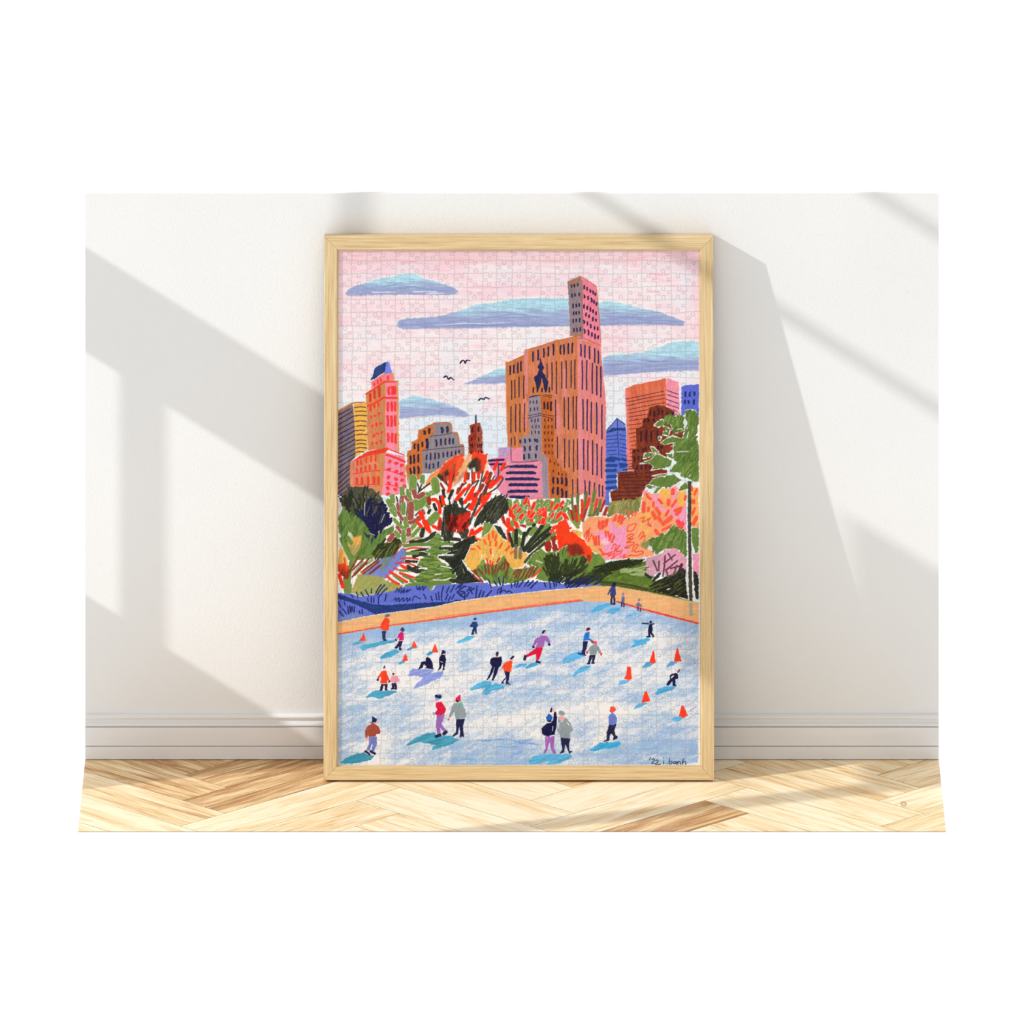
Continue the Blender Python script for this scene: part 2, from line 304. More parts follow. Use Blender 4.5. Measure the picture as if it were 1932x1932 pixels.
V('262a58', 30, '940 1000 1055;1008 985 1052;1080 982 1040;1158 985 1030;1185 990 1042;1005 1092 1168;1080 1088 1162;1178 1082 1158;995 1212 1292;1068 1205 1278;1165 1205 1275')
V('2a1428', 26, '1290 450 555;1340 452 560;1386 440 582'); V('5c2a22', 20, ';'.join('%d %d %d' % (x + dx, y - 24, y + 24) for y, dx in ((712, 0), (815, 0), (902, -2), (1005, 5), (1092, 8), (1190, 4)) for x in (1298, 1350, 1402)) + ';1380 1290 1335;1440 1325 1368;1492 1345 1385;1422 1440 1480;1500 1470 1515;1550 1490 1535;1605 1490 1540')
V(NV, 30, '1420 1545 1640;1487 1555 1648;1547 1545 1655;1612 1550 1680;1415 1695 1790;1487 1690 1810;1552 1715 1845;1610 1745 1860')
# low pink block
F('b190b6', '618 1130 700 1112 802 1104 812 1325 745 1295 740 1245 620 1255')
F('e08299', '808 1122 975 1110 975 1312 1212 1310 1250 1322 1268 1880 1000 1910 740 1900 720 1800 540 1800 690 1560 782 1380 742 1300', ang=-45)
F('e47f9c', '470 1295 600 1258 740 1242 748 1335 780 1380 690 1560 540 1800 470 1600 430 1480', ang=-50)
F('cf6f6c', '1000 1850 1268 1840 1268 1920 1000 1920', soft=3, alpha=.7); F('e884a8', '560 1760 720 1620 740 1880', soft=3, alpha=.5)
S(NV, 10, '803 1105 806 1310;810 1325 1000 1326 1195 1308')
S('262050', 34, '482 1308 600 1300 696 1294;484 1366 560 1358 680 1360;850 1386 1130 1384;790 1394 1170 1398;790 1478 1130 1478;745 1488 1155 1490;790 1568 1130 1566;732 1578 1208 1578;800 1652 1170 1652;782 1664 1180 1664;800 1748 1160 1746;768 1762 1186 1756;800 1832 1060 1832;786 1846 1040 1850', rough=.6)
# ---- right hand buildings
T(1080, 700)
F('d9694c', '768 255 900 205 1362 108 1368 520 1300 900 900 1450 795 1452 790 800', c2='d0603c', ang=80, tex=.1)
F('ea8390', '770 300 810 290 850 1440 797 1452 788 800', alpha=.6, soft=2)
F('ef8ba0', '1365 122 1382 104 1550 160 1562 660 1480 620 1368 505')
S('2e1a36', 9, '780 411 1060 352 1335 292;805 452 1100 390 1350 345;795 508 1100 440 1345 400;815 565 1100 505 1350 460;805 620 1110 562;820 672 1082 630;825 726 1032 694;805 790 1012 766;830 851 930 834;820 916 922 894;835 976 922 954;838 1032 922 1014;860 1086 932 1074;830 1146 900 1132;840 1200 880 1192;832 1250 880 1248;808 1310 880 1302;800 1360 880 1350;812 1400 880 1388;805 1432 900 1415')
S(NV, 11, '1385 286 1546 342;1380 346 1546 396;1370 412 1552 476;1370 482 1552 542;1470 566 1522 592;1480 632 1552 652')
F('5563c8', '1588 235 1640 208 1858 188 1852 650 1588 645', tex=.05)
V('1d2a70', 30, '1648 298 380;1710 300 378;1780 298 362;1640 420 488;1697 425 482;1770 412 492')
F('6a78c8', '488 875 645 685 778 775 782 870 650 900'); F('5568c4', '488 900 782 862 797 1450 640 1490 652 1740 560 1730 548 1800 560 1960 470 1960 488 1700')
F('1d3a78', '494 885 560 838 640 825 772 828 776 872 650 866 560 890 494 906')
S('1d2f6c', 11, '500 870 560 800 646 696;646 690 765 776;655 700 662 960 676 1228;495 956 650 935;682 930 780 950;500 1002 650 990;692 990 780 1006;495 1062 655 1046;692 1046 776 1076;500 1112 650 1105;690 1106 795 1130;500 1166 640 1155;690 1160 776 1176;530 1222 650 1210;690 1216 795 1240')
S('1c3f86', 46, '515 1285 580 1270 690 1290;500 1300 600 1305;735 1285 775 1300;505 1378 640 1375;700 1360 785 1370;495 1452 625 1450;505 1540 640 1535;495 1622 640 1612;500 1712 650 1692', rough=.7)
S('1c3f86', 30, '700 1400 760 1395;740 1440 795 1440')
F('7a321c', '1128 532 1250 500 1342 510 1486 590 1480 700 1620 850 1600 1000 1480 1100 1380 1250 1150 1350 1380 1460 1375 1580 1200 1700 1060 1700 1000 1850 960 1960 570 1900 545 1760 662 1722 655 1480 905 1452 872 1400 868 1150 932 1130 925 840 1012 812 1030 700 1082 680', c2='6a2717', ang=75, tex=.14)
F('ffffff', '650 1500 662 1500 664 1700 650 1700', alpha=.6); F('efe9e6', '540 1760 556 1760 566 1960 540 1960')
V('3a1620', 28, '1135 572 655;1190 580 668;1258 545 645;1310 565 630;1385 598 640;1420 600 650;1462 600 690;1050 695 755;1110 685 745;1185 690 740;1000 875 1035;1078 865 1035;1152 875 1035;1242 865 1010;905 1145 1195;960 1140 1180;1030 1120 1175;1070 1110 1160;1245 1090 1150;1300 1090 1140;905 1235 1320;965 1235 1310;1020 1245 1315;940 1375 1440;1005 1370 1440;1070 1368 1435;1130 1365 1430')
S('3a1824', 12, '710 1526 1010 1490;1060 1486 1300 1478;700 1556 1000 1545;1050 1540 1240 1550;710 1606 1180 1600;720 1655 990 1660 1160 1690;745 1712 990 1700;600 1766 950 1756;620 1822 980 1814;610 1872 940 1864;640 1920 900 1912')
S('7c2a1c', 46, '1200 1490 1360 1465;1200 1550 1360 1550', rough=.8); D('8a2c1c', 40, '1500 920;1580 890;1380 770;1310 850;1130 1180;1430 1110;1100 1300')
# ---- foliage behind the rink
GR = '61803a'; G2 = '567232'; DK = '2c3022'; BR = '98493c'; DR = '7c2418'; RR = 'ee2d14'; YL = 'e8ac4c'
W0 = 'f0ebe6'
T(630, 900)
F(W0, '40 300 100 290 230 230 420 220 600 260 720 340 770 330 960 230 1060 160 1160 130 1240 40 1340 60 1480 -20 1560 -60 1640 -120 1932 -140 2140 -240 2250 -200 2330 -60 2360 60 2380 180 2500 300 2800 330 3500 300 3640 240 3640 500 3640 1560 1900 1580 60 1700', tex=.02)
# loose fan of the red tree
T(860, 700)
F('e8b073', '100 1290 160 1230 230 1260 180 1380 60 1560 -60 1680', soft=2, alpha=.85); F('e8b684', '440 1280 480 1330 440 1450 390 1500 400 1380', soft=2, alpha=.9)
T(630, 680)
F('e68a44', '1330 1825 1400 1670 1510 1600 1560 1640 1480 1720 1400 1820', soft=1, halo=1)
F('e54a26', '1500 1640 1560 1580 1640 1470 1800 1380 1875 1388 1905 1450 1860 1560 1800 1680 1740 1750 1700 1930 1640 1940 1690 1700 1600 1620 1530 1680', c2='ea6038', soft=.6, halo=1)
F('b06a48', '1740 1750 1932 1560 1960 1640 1760 1830', soft=1.5, alpha=.8)
H('e5401c', '1510 1680 1560 1590 1650 1480 1800 1395 1870 1400 1890 1460 1800 1660 1700 1800 1640 1700', 34, 34, 130, ang=-58, jit=16, rough=.8); H('b84a2c', '1560 1640 1700 1520 1860 1480 1780 1680 1700 1780', 12, 26, 120, ang=-58, jit=14, grain=.15); H('ea8a48', '1340 1810 1420 1680 1540 1610 1480 1720 1400 1800', 14, 34, 100, ang=-55, grain=.1)
F('2e2a1c', '1760 1520 1800 1480 1840 1520 1820 1600 1770 1620', soft=1.5); F('3a2a20', '1590 1650 1660 1590 1680 1660 1620 1720', soft=1.5)
F('2b2c20', '1500 1680 1540 1650 1640 1720 1560 1760', soft=1.2)
S('2c2a22', 20, '1560 1720 1640 1800 1690 1860;1780 1560 1740 1700 1710 1800;1530 1700 1600 1760;1600 1700 1650 1790')
S('a02a1c', 34, '1600 1640 1620 1780;1560 1800 1610 1890;1700 1640 1690 1760'); S(RR, 46, '1720 1620 1700 1760 1680 1900')
T(860, 700)
F('ea4020', '215 1255 270 1215 420 1212 452 1300 410 1480 352 1500 362 1350 290 1270', soft=.8, halo=1); F('e9502a', '0 1240 90 1240 100 1340 40 1480 -20 1560', soft=1.5)
H('e83a1a', '220 1250 270 1215 420 1215 445 1300 400 1460 360 1480 350 1360', 24, 34, 110, ang=-70, jit=18, rough=.8); H('e8a468', '110 1300 160 1240 220 1270 100 1500 -40 1660', 12, 26, 130, ang=-55, grain=.15)
F('2e2c20', '165 1390 230 1300 300 1260 362 1330 350 1470 290 1490 270 1400 210 1440', soft=1.2, grain=.1); F('6a3020', '290 1270 350 1290 380 1420 350 1480 300 1400', soft=2, alpha=.7)
S('3a3a32', 22, '392 1470 360 1640 300 1830 240 1930;236 1440 240 1630;620 1380 618 1530 560 1600;692 1562 600 1700 420 1812;130 1815 230 1660 330 1592;40 1720 150 1630;430 1750 560 1540;330 1600 240 1760', grain=.15)
S('2f2f28', 46, '340 1932 390 1810 440 1720;440 1720 500 1600', grain=.2); S('46443a', 22, '700 1420 780 1385;640 1540 690 1560', grain=.2)
S(RR, 46, '152 1492 132 1610;266 1490 264 1600;332 1485 330 1556;560 1430 602 1334;664 1440 712 1352;442 1630 502 1492;500 1700 580 1620 660 1540;470 1690 540 1600;432 1540 460 1470;164 1720 200 1660;202 1870 262 1702;342 1760 400 1664;12 1862 130 1722;132 1902 212 1842;370 1912 500 1792;300 1822 332 1752;248 1880 256 1800;20 1780 60 1720')
S('8c3428', 46, '182 1500 178 1566;512 1490 490 1560;392 1660 350 1730;420 1560 400 1600;40 1720 30 1760;290 1790 280 1830'); S('7a2a22', 40, '100 1650 60 1720;470 1640 440 1700')
# left clump
T(630, 900)
F('d8c9bd', '60 300 90 300 110 480 60 600 60 300', alpha=.6)
F('3a3d2c', '78 330 170 232 230 142 400 140 560 170 690 290 745 380 640 560 450 600 240 592 140 480', grain=.16, ang=-80, c2='4a4c38', warp=1.5)
BU = '78 330 170 232 230 150 400 150 560 180 690 290 745 380 640 560 450 600 240 580 140 470'
H('24271b', BU, 70, 22, 120, fan=(400, 640), grain=.2); H('77775f', BU, 26, 7, 90, fan=(400, 640), grain=.25); S('22251a', 70, '250 240 210 480;180 330 220 480', grain=.2)
H('4a4c38', BU, 24, 12, 60, fan=(400, 640), grain=.25)
F(GR, '60 600 130 480 170 560 230 590 320 560 440 650 540 820 640 830 740 770 880 700 870 800 700 900 680 1010 560 1190 340 1210 240 1400 212 1500 250 1690 150 1700 130 1480 200 1300 255 1160 150 1000 80 900 100 880 60 700', c2=G2, grain=.04, ang=-70, warp=1.4)
GM = '80 560 170 560 320 570 440 660 540 820 640 840 740 790 860 720 860 800 700 900 680 1010 560 1180 340 1200 240 1400 210 1500 230 1680 160 1690 140 1480 200 1300 250 1150 150 1000 100 880 70 700'
H('50692a', GM, 60, 26, 110, ang=-72, jit=18, grain=.12, rough=.7); H('768f42', GM, 28, 14, 100, ang=-70, jit=18, grain=.2); H(GR, '60 480 140 480 220 590 130 640', 10, 34, 100, ang=-80, grain=.1)
F(W0, '190 880 210 780 290 860 250 1000 300 980 255 1060', warp=1.5, alpha=.7)
F('e2a34e', '205 840 255 900 310 870 400 850 405 960 370 1060 300 1160 250 1120 200 960', soft=1.2, c2='a09450', g='300 900 300 1150'); F('e2a34e', '90 1000 140 1060 200 1220 215 1290 60 1290 60 1180', soft=.8, halo=1)
S(GR, 60, '110 910 170 1050 240 1190;200 880 250 960;250 1260 215 1480 200 1680', grain=.05)
F('191a45', '320 450 380 490 460 470 480 350 560 290 560 400 640 380 720 360 760 400 740 520 760 500 810 520 815 590 870 600 830 680 700 780 640 800 600 895 545 830 430 650 345 580', c2='17183a', ang=-55, warp=1.6)
F('1d2f48', '340 480 440 500 460 650 400 640 345 570', alpha=.6, soft=1)
NVY = '330 480 460 500 560 400 720 380 760 520 840 620 700 760 620 860 545 820 440 640'
H('15163c', NVY, 44, 26, 110, fan=(610, 960), rough=.7); H('3a3d2c', NVY, 12, 9, 80, fan=(610, 960), grain=.2)
S('4c4e38', 18, '470 560 520 440;620 430 560 560;700 560 660 680;640 420 600 520', grain=.3); S(W0, 10, '450 380 445 560;740 540 690 660;530 820 590 850', alpha=.8, grain=.2)
F('243040', '430 805 540 850 510 900 470 880', alpha=.9); S('22304a', 40, '610 970 680 860;670 960 700 880;560 980 560 900', alpha=.8)
H(GR, '560 900 760 880 700 1000 600 1180 440 1180', 26, 30, 120, ang=-60, grain=.1)
F('3f4520', '540 1110 700 1000 770 970 940 885 990 940 900 1130 770 1210 640 1180', c2='343818', ang=-65, grain=.06, warp=1.5)
H('2b3016', '560 1100 700 960 960 860 1000 920 900 1130 770 1220 620 1210', 46, 26, 120, ang=-58, jit=12, grain=.1, rough=.7); H('5c6a30', '560 1100 700 960 960 900 880 1130 640 1200', 16, 14, 100, ang=-60, grain=.2)
F('94964e', '245 1690 350 1420 520 1400 640 1430 760 1510 950 1560 1030 1600 900 1665 640 1695 500 1720 390 1745', c2='a69a54', ang=-50, warp=1.4)
F('c09a50', '245 1690 350 1430 420 1420 330 1620', soft=2, alpha=.6)
F('6b7cc6', '1000 1030 1050 1055 1050 1200 900 1345 745 1485 620 1440 430 1425 540 1330 640 1210 860 1150', soft=.6, c2='7080c0'); F('6f7f74', '690 1215 860 1140 810 1270 690 1390 660 1330', soft=2.2, alpha=.85)
H('8d9a52', '350 1430 620 1430 900 1560 640 1680 300 1690', 30, 18, 120, ang=-45, grain=.2); H('6f7f3e', '160 1500 240 1420 260 1680 170 1690', 14, 26, 100, ang=-80, grain=.1)
S(GR, 40, '620 1240 480 1330 420 1400;420 1240 300 1400;560 1210 470 1270', alpha=.7, grain=.2)
S(DR, 25, '215 1400 355 1170;270 1360 430 1195;262 1462 510 1192;300 1432 480 1252;400 1392 640 1202;430 1412 655 1232;520 1412 690 1282;560 1380 660 1290', alpha=.9)
F('e4451f', '55 1275 150 1255 212 1290 222 1450 185 1505 90 1410 55 1350', c2='8c2a18', g='130 1280 150 1420', ang=-80); S('e04a28', 24, '150 1180 170 1290;400 1380 420 1400'); S(RR, 52, '78 1432 132 1602')
S('a83022', 16, '870 1180 955 1030 1100 932 1290 880'); S('7c8a44', 40, '960 1000 1080 900 1280 890', alpha=.6)
S('dc3826', 26, '1030 1060 1160 1034 1320 1046;980 1186 1100 1180 1225 1198;1060 1246 1120 1270 1185 1294'); S('cc3844', 34, '905 1262 980 1248 1060 1250;880 1330 930 1350', alpha=.85); S('ea3420', 46, '985 1292 1050 1330 1100 1350;820 1382 940 1460 1062 1532'); S('e23422', 38, '770 1442 850 1510 945 1560;965 1402 1080 1440 1210 1482'); S(GR, 36, '960 1360 1080 1370;880 1440 1010 1540;1010 1440 1160 1510', grain=.1)
# broad green fir with dark gaps
S(DK, 56, '1120 960 1330 918 1470 840;1420 850 1480 820', rough=.7); S(DK, 38, '1130 1092 1280 1062 1410 1050;1052 1226 1205 1236', rough=.7); S(DK, 66, '1170 1152 1260 1120 1350 1135;1100 1330 1200 1370 1300 1372;1280 850 1300 760', rough=.8); S(DK, 44, '1170 1330 1280 1290 1390 1255;1080 1300 1140 1350', rough=.7)
F(GR, '1500 810 1570 850 1575 920 1540 1000 1515 1200 1600 1250 1660 1290 1760 1390 1795 1470 1700 1560 1460 1590 1412 1665 1380 1590 1040 1610 1030 1575 1200 1525 1180 1470 1270 1400 1370 1370 1350 1320 1215 1290 1250 1220 1400 1120 1325 1090 1430 1020 1350 950 1470 880', c2='7c9040', grain=.03, ang=8, warp=1.6, halo=1)
FI = '1500 840 1560 900 1530 1020 1510 1200 1640 1290 1780 1460 1690 1550 1420 1620 1050 1590 1200 1510 1280 1390 1350 1330 1240 1270 1390 1120 1350 1080 1430 1000'
H('4e662c', FI, 70, 20, 150, ang=4, jit=14, grain=.18, rough=.6); H('789348', FI, 34, 14, 120, ang=4, jit=14, grain=.2)
S(GR, 52, '1035 1005 1180 985 1390 980;1055 1118 1220 1106;1540 985 1640 965 1740 982;1500 1080 1600 1095 1690 1088;1060 1595 1300 1570 1690 1540', grain=.05)
S(W0, 16, '1450 1500 1620 1500 1700 1470;1480 1420 1560 1410;1560 1300 1680 1320', alpha=.85, grain=.15)
F(DK, '1960 880 1740 985 1700 1090 1620 1130 1540 1158 1560 1190 1650 1240 1760 1360 1810 1470 1690 1500 1840 1570 2000 1540 2160 1530 2000 1420 1930 1330 1880 1210 1960 1190 1980 1000 2110 930 2060 860', c2='20241c', ang=-45, grain=.05, warp=1.5, halo=1)
H('1d211a', '1900 900 1740 1000 1700 1110 1600 1160 1760 1340 1820 1470 1750 1540 2000 1540 2130 1520 1960 1370 1880 1210 1960 1180 1980 1000 2080 910', 70, 28, 150, ang=-35, jit=25, grain=.08, rough=.7); H('3d4434', '1900 920 1760 1010 1720 1110 1780 1340 1860 1480 2000 1500 1900 1250 1940 1150', 22, 8, 120, ang=-50, jit=20, grain=.2)
S(DK, 40, '1540 1042 1640 1040 1740 1042;1540 1165 1740 1165;1700 1505 1850 1512', rough=.7); S(W0, 22, '1530 1140 1740 1132;1880 1215 1950 1330 2020 1400', alpha=.9)
S('e0e0d8', 12, '1880 1340 1900 1400;1650 1150 1740 1150;1740 1080 1800 1060', alpha=.5)
# thin branching tree
def S_(c, w, s, **k): S(c, w * 1.15, s, halo=.55, rough=1.1, grain=.1)
S('2f3028', 22, '985 200 965 430 1000 620;912 290 970 520 1010 640;1110 290 1082 520 1090 600;1202 60 1242 180 1200 300;1292 60 1250 200;1402 90 1245 208;1292 450 1190 560;862 400 950 560 980 680', grain=.1)
S('262a20', 46, '1090 370 1075 560;1460 400 1490 480;1380 520 1400 480;1550 290 1570 420;1730 200 1680 310;1590 200 1610 290;1860 320 1850 380', grain=.1)
GL = '6c8a3e'
S_(GL, 62, '990 170 1000 250;850 280 860 350;790 350 830 420;1012 390 1012 520;1082 205 1110 340;1400 240 1440 230;1290 0 1290 70;1020 930 1010 800;900 810 940 860;870 470 900 540', grain=.05)
S_(GL, 100, '1150 20 1150 170;1470 60 1490 190;1240 420 1340 320;1400 660 1490 560;1190 380 1200 440', grain=.05)
S_(GL, 48, '830 480 900 560;880 620 940 690 1000 740;1120 770 1190 690;1140 860 1240 755;1340 240 1400 260;1360 410 1380 440', grain=.05); S(GL, 76, '1040 610 1070 760', grain=.05)
S_(BR, 62, '1165 210 1190 280;1235 290 1300 250;1115 660 1175 640;1092 770 1090 840;805 920 855 850;1230 600 1240 610'); S_(BR, 80, '1125 400 1115 590'); S_(BR, 40, '1040 290 1080 340;930 390 940 470;935 520 1000 620;920 730 970 800;1000 290 1000 360;1290 480 1310 530')
S(RR, 72, '1262 530 1290 590;1318 650 1370 760'); S(RR, 50, '1215 655 1275 722;1350 650 1400 800;1435 330 1490 335 1540 420 1545 520;1450 720 1530 760;1548 610 1530 730;1580 290 1600 400'); S('9a2c20', 60, '1385 310 1390 380;1560 650 1550 750')
F('34362a', '1600 430 1690 400 1810 385 1790 560 1765 790 1725 900 1600 915 1575 800 1590 560', grain=.15, ang=88, warp=1.5, halo=1)
H('26281d', '1600 430 1690 400 1810 385 1790 560 1765 790 1725 900 1600 915 1575 800 1590 560', 54, 20, 150, ang=88, jit=8, grain=.22, rough=.6); H('66675a', '1600 430 1690 400 1800 400 1725 890 1600 900', 16, 7, 120, ang=88, jit=6, grain=.3)
F('37392c', '1790 740 1860 715 1950 700 2000 880 1860 905', grain=.12, ang=70); S(DK, 50, '1620 915 1720 905 1830 915')
F('33352a', '1790 440 1930 480 2000 500 1960 560 1780 560', grain=.12, ang=-80)
T(860, 900)
F('6c1a12', '-120 570 0 560 200 500 225 680 120 800 0 760 -130 770', c2='c8281a', ang=-45, soft=.7); H('c22418', '-100 600 40 540 200 510 215 660 110 780 -60 740', 14, 30, 120, ang=-55, jit=20, grain=.1, alpha=.9); H('4c120e', '-120 580 0 570 20 740 -110 770', 14, 30, 110, ang=-75, jit=20, grain=.1); H('4c120e', '60 700 200 640 140 780', 8, 26, 80, ang=-60, grain=.1)
S('d02818', 40, '130 640 190 550;160 740 180 680;20 650 60 600', alpha=.8)
S('3a3a30', 30, '20 420 60 500;90 400 100 470;200 390 130 470', grain=.2); S('2c2e24', 60, '60 330 90 380;30 470 100 480', grain=.1)
S(RR, 50, '10 330 130 182;132 372 262 152;232 470 300 312;200 450 250 380'); S(RR, 46, '282 560 400 400 482 272'); S(RR, 60, '195 850 240 780;262 830 370 752;380 300 430 230')
S('3d3c32', 36, '372 250 300 430 245 560 200 680;410 250 440 200', grain=.2)
F('34362a', '440 370 520 330 640 258 725 300 775 470 660 580 565 690 440 640 250 735 300 590 400 430', grain=.12, ang=-55, warp=1.6, c2='3c3e30')
H('25281d', '440 370 520 330 640 258 725 300 775 470 660 580 565 690 440 640 300 700 300 590 400 430', 64, 20, 130, ang=-58, jit=12, grain=.18, rough=.6); H('5f614f', '440 370 640 270 740 330 700 540 560 640 440 600', 22, 8, 110, ang=-58, jit=10, grain=.25)
S(W0, 12, '240 640 180 860;290 580 400 440', alpha=.9)
F(GL, '365 910 395 760 410 655 540 690 560 740 500 790 430 880', ang=-70, grain=.04)
F('2c3826', '560 700 650 720 720 840 760 940 700 950 620 820', ang=60, c2='22302a')
# yellow bush
F(YL, '545 715 600 800 680 900 780 950 865 1080 960 1090 1050 1130 985 1310 800 1345 620 1260 420 1210 370 1330 250 1375 170 1300 130 1210 220 1010 320 950 380 890 490 810', tex=.06, halo=1.2, warp=1.4)
H('dba044', '300 1000 560 800 860 1080 1000 1150 950 1300 620 1240 300 1300', 40, 14, 120, ang=-80, jit=25, grain=.25); H('f0bc66', '300 1000 560 800 860 1080 1000 1150 950 1300 620 1240 300 1300', 30, 14, 120, ang=-80, jit=25, grain=.25)
S('ee4a26', 30, '480 835 482 915;540 795 545 875;590 850 575 920;505 945 500 1000;592 940 580 1000;640 1035 672 970;732 1072 782 1012;800 1112 852 1082;412 920 432 972;318 1010 352 1042;222 1048 270 1052;505 1052 508 1110;298 900 352 912', alpha=.95)
S(W0, 16, '540 1070 540 1160;375 1130 380 1190', alpha=.8); S('b0a050', 30, '460 960 470 1160;650 1100 600 1260', alpha=.5)
# red and green dabs
S(RR, 60, '800 455 800 560;832 520 860 640 900 730;762 620 770 720;1300 375 1300 530;1300 560 1295 670;1222 570 1290 495;1102 475 1100 640;1010 512 1000 570;1550 490 1590 560;1560 520 1620 610;740 690 800 760;1080 530 1110 600')
S(RR, 46, '912 390 906 470;1048 345 1072 450;1182 380 1180 460;1402 372 1395 500;1502 440 1562 362;1432 622 1522 552;800 690 850 800;760 780 780 930;680 600 720 680'); S('a42a1e', 40, '950 700 1010 720;1420 630 1500 570;1560 440 1540 470;690 580 700 660')
S(GL, 56, '790 352 795 420;862 372 858 490;962 410 940 480;902 560 1000 440;1042 580 1040 640;1122 440 1202 352;1162 590 1222 470;1182 650 1242 592;1252 352 1262 440;1600 400 1660 372;1500 462 1530 502;1052 690 1122 672;820 660 822 700;1362 352 1355 480', grain=.05)
S(GL, 88, '955 590 960 640;1482 340 1462 410;1385 580 1420 530', grain=.05); S(GL, 44, '1390 660 1460 650 1540 600;1110 750 1150 700', grain=.05)
S(GL, 60, '842 830 872 1000;902 765 950 820;1082 960 1180 880;1202 820 1350 702;1342 922 1450 812;1092 830 1162 752;920 900 920 980', grain=.05)
S('272b1e', 56, '1000 1070 1150 930 1380 745;1060 1085 1240 930 1370 820;1010 1040 1150 860 1270 700;962 1040 1000 820;880 780 880 1000', grain=.05, rough=.6); S('272b1e', 44, '1000 860 1090 750;1040 830 1070 760;780 830 830 1010;1130 710 1150 690', rough=.6)
FD = '790 350 1240 350 1620 350 1640 460 1500 620 1200 660 860 640 800 480'
H(GL, FD, 30, 48, 85, ang=-60, jit=24, halo=.5, rough=1., grain=.1); H(RR, FD, 16, 46, 90, ang=-65, jit=30, halo=.5, rough=.9)
S('6a5f40', 50, '878 1000 872 1170;940 1040 935 1175', alpha=.85); S('3a3c24', 40, '1010 1240 1100 1130 1180 1070;1180 1060 1300 960', grain=.25)
S('50681f', 20, '1090 980 1200 850;1200 1010 1330 900;1030 880 1060 820', alpha=.6)
# red bush and grass at the right
F('ee3012', '1395 750 1530 640 1620 625 1650 720 1640 770 1760 870 1850 900 1960 1000 2040 1170 1830 1135 1640 1145 1500 1110 1480 900 1465 800', halo=1, warp=1.6)
H('f03a16', '1400 760 1530 640 1620 640 1650 780 1850 910 2000 1080 1700 960 1560 920 1480 880', 40, 34, 90, ang=-45, jit=30, rough=.8); H('7e2418', '1640 1010 1740 960 1830 1040 1860 1120 1650 1140', 26, 24, 90, ang=-50, jit=30, grain=.08); H('9c2a18', '1600 960 1760 900 1900 1060 1640 1080', 12, 20, 80, ang=-45, jit=30, grain=.2, alpha=.8); H('8a2a1a', '1400 890 1440 880 1500 1060 1480 1100 1420 1070', 10, 30, 110, ang=80); D('9c2018', 50, '1345 1005;1345 1040;1350 985')
S(W0, 20, '1455 770 1440 790', alpha=.9); F(YL, '1680 780 1760 770 1850 810 1810 940 1760 870', soft=.8)
F('6f8a3c', '1030 1260 1130 1120 1240 1045 1320 1095 1480 1095 1560 1030 1660 975 1690 1080 1830 1125 1932 1230 1990 1120 2120 1130 2180 1240 2180 1560 1560 1520 1300 1520 1160 1490 1250 1330', c2='5f7a34', ang=-65, grain=.03, warp=1.5, halo=.8)
GB = '1060 1240 1240 1070 1480 1110 1640 1000 1700 1120 1990 1150 2160 1250 2160 1500 1560 1500 1200 1470'
H('4f692c', GB, 60, 22, 120, fan=(1500, 1600), grain=.15, rough=.6); H('769044', GB, 34, 14, 110, fan=(1500, 1600), grain=.22)
H('2c3318', '1290 1200 1400 1160 1500 1160 1560 1260 1560 1490 1400 1490 1290 1400', 60, 24, 130, fan=(1440, 1640), jit=10, grain=.1, rough=.6); H('2f361a', '1560 1260 1720 1210 1880 1190 1900 1310 1800 1430 1600 1490', 60, 24, 130, fan=(1560, 1640), jit=10, grain=.1, rough=.6)
H('222716', '1300 1440 1560 1420 1960 1390 1960 1570 1700 1570 1450 1500', 60, 24, 130, ang=-40, jit=16, grain=.1, rough=.6)
S(W0, 14, '1170 1220 1260 1250;1460 1100 1465 1140;1555 1450 1560 1470;1030 1250 1010 1290', alpha=.8)
F(GR, '260 1400 300 1330 400 1190 440 1260 600 1280 700 1140 780 1280 830 1345 1100 1320 1245 1320 1180 1420 960 1530 700 1550 520 1560 400 1480', c2='78903f', grain=.03, ang=-70, warp=1.4)
H('4f692c', '270 1400 440 1300 700 1300 1000 1340 1200 1360 960 1520 520 1550', 40, 18, 110, fan=(620, 1750), grain=.15)
S('7c3020', 26, '262 1370 330 1450 390 1520;330 1340 400 1420;420 1285 440 1400;470 1265 485 1420;532 1270 530 1420;592 1275 565 1400;642 1300 602 1390;684 1250 652 1340;722 1200 702 1350;772 1265 722 1460;740 1230 760 1320;310 1410 280 1350;862 1470 930 1350;902 1480 962 1350;962 1470 1030 1332;1012 1470 1092 1322;1062 1460 1132 1312;1112 1450 1192 1302;840 1420 900 1350', alpha=.9)
S('e23a22', 24, '450 1190 470 1270;500 1220 510 1300;540 1240 520 1290;1110 1462 1180 1410 1240 1340'); S('9c2c22', 22, '250 1420 320 1490 390 1535;640 1180 600 1240')
# tall blades in front of the slab
S('5c6c34', 36, '1695 270 1700 400 1740 640;1785 250 1780 450 1790 650;1905 220 1890 400 1860 600;1640 460 1690 600 1760 720;1770 300 1780 480;1900 270 1890 330', grain=.05)
S('7a8a3c', 52, '1650 520 1710 640 1780 730;1800 560 1790 680;2030 200 1990 400 1950 560;1990 420 1960 560', grain=.05)
S('5c7034', 40, '1900 300 1870 460 1850 640;2110 340 2090 440 2060 560;2025 195 2000 350', grain=.05)
S('e0301c', 40, '1752 430 1760 560 1772 650;1840 340 1842 480 1835 620;1945 320 1900 480;2060 330 2030 470 2000 590'); S('a82a1c', 34, '1680 490 1712 620;1900 480 1870 580;2170 350 2110 500;1738 420 1750 500'); S('b02a1a', 46, '2205 450 2160 560')
S('5a6a36', 40, '2010 560 2060 460;1960 560 1930 640', grain=.05)
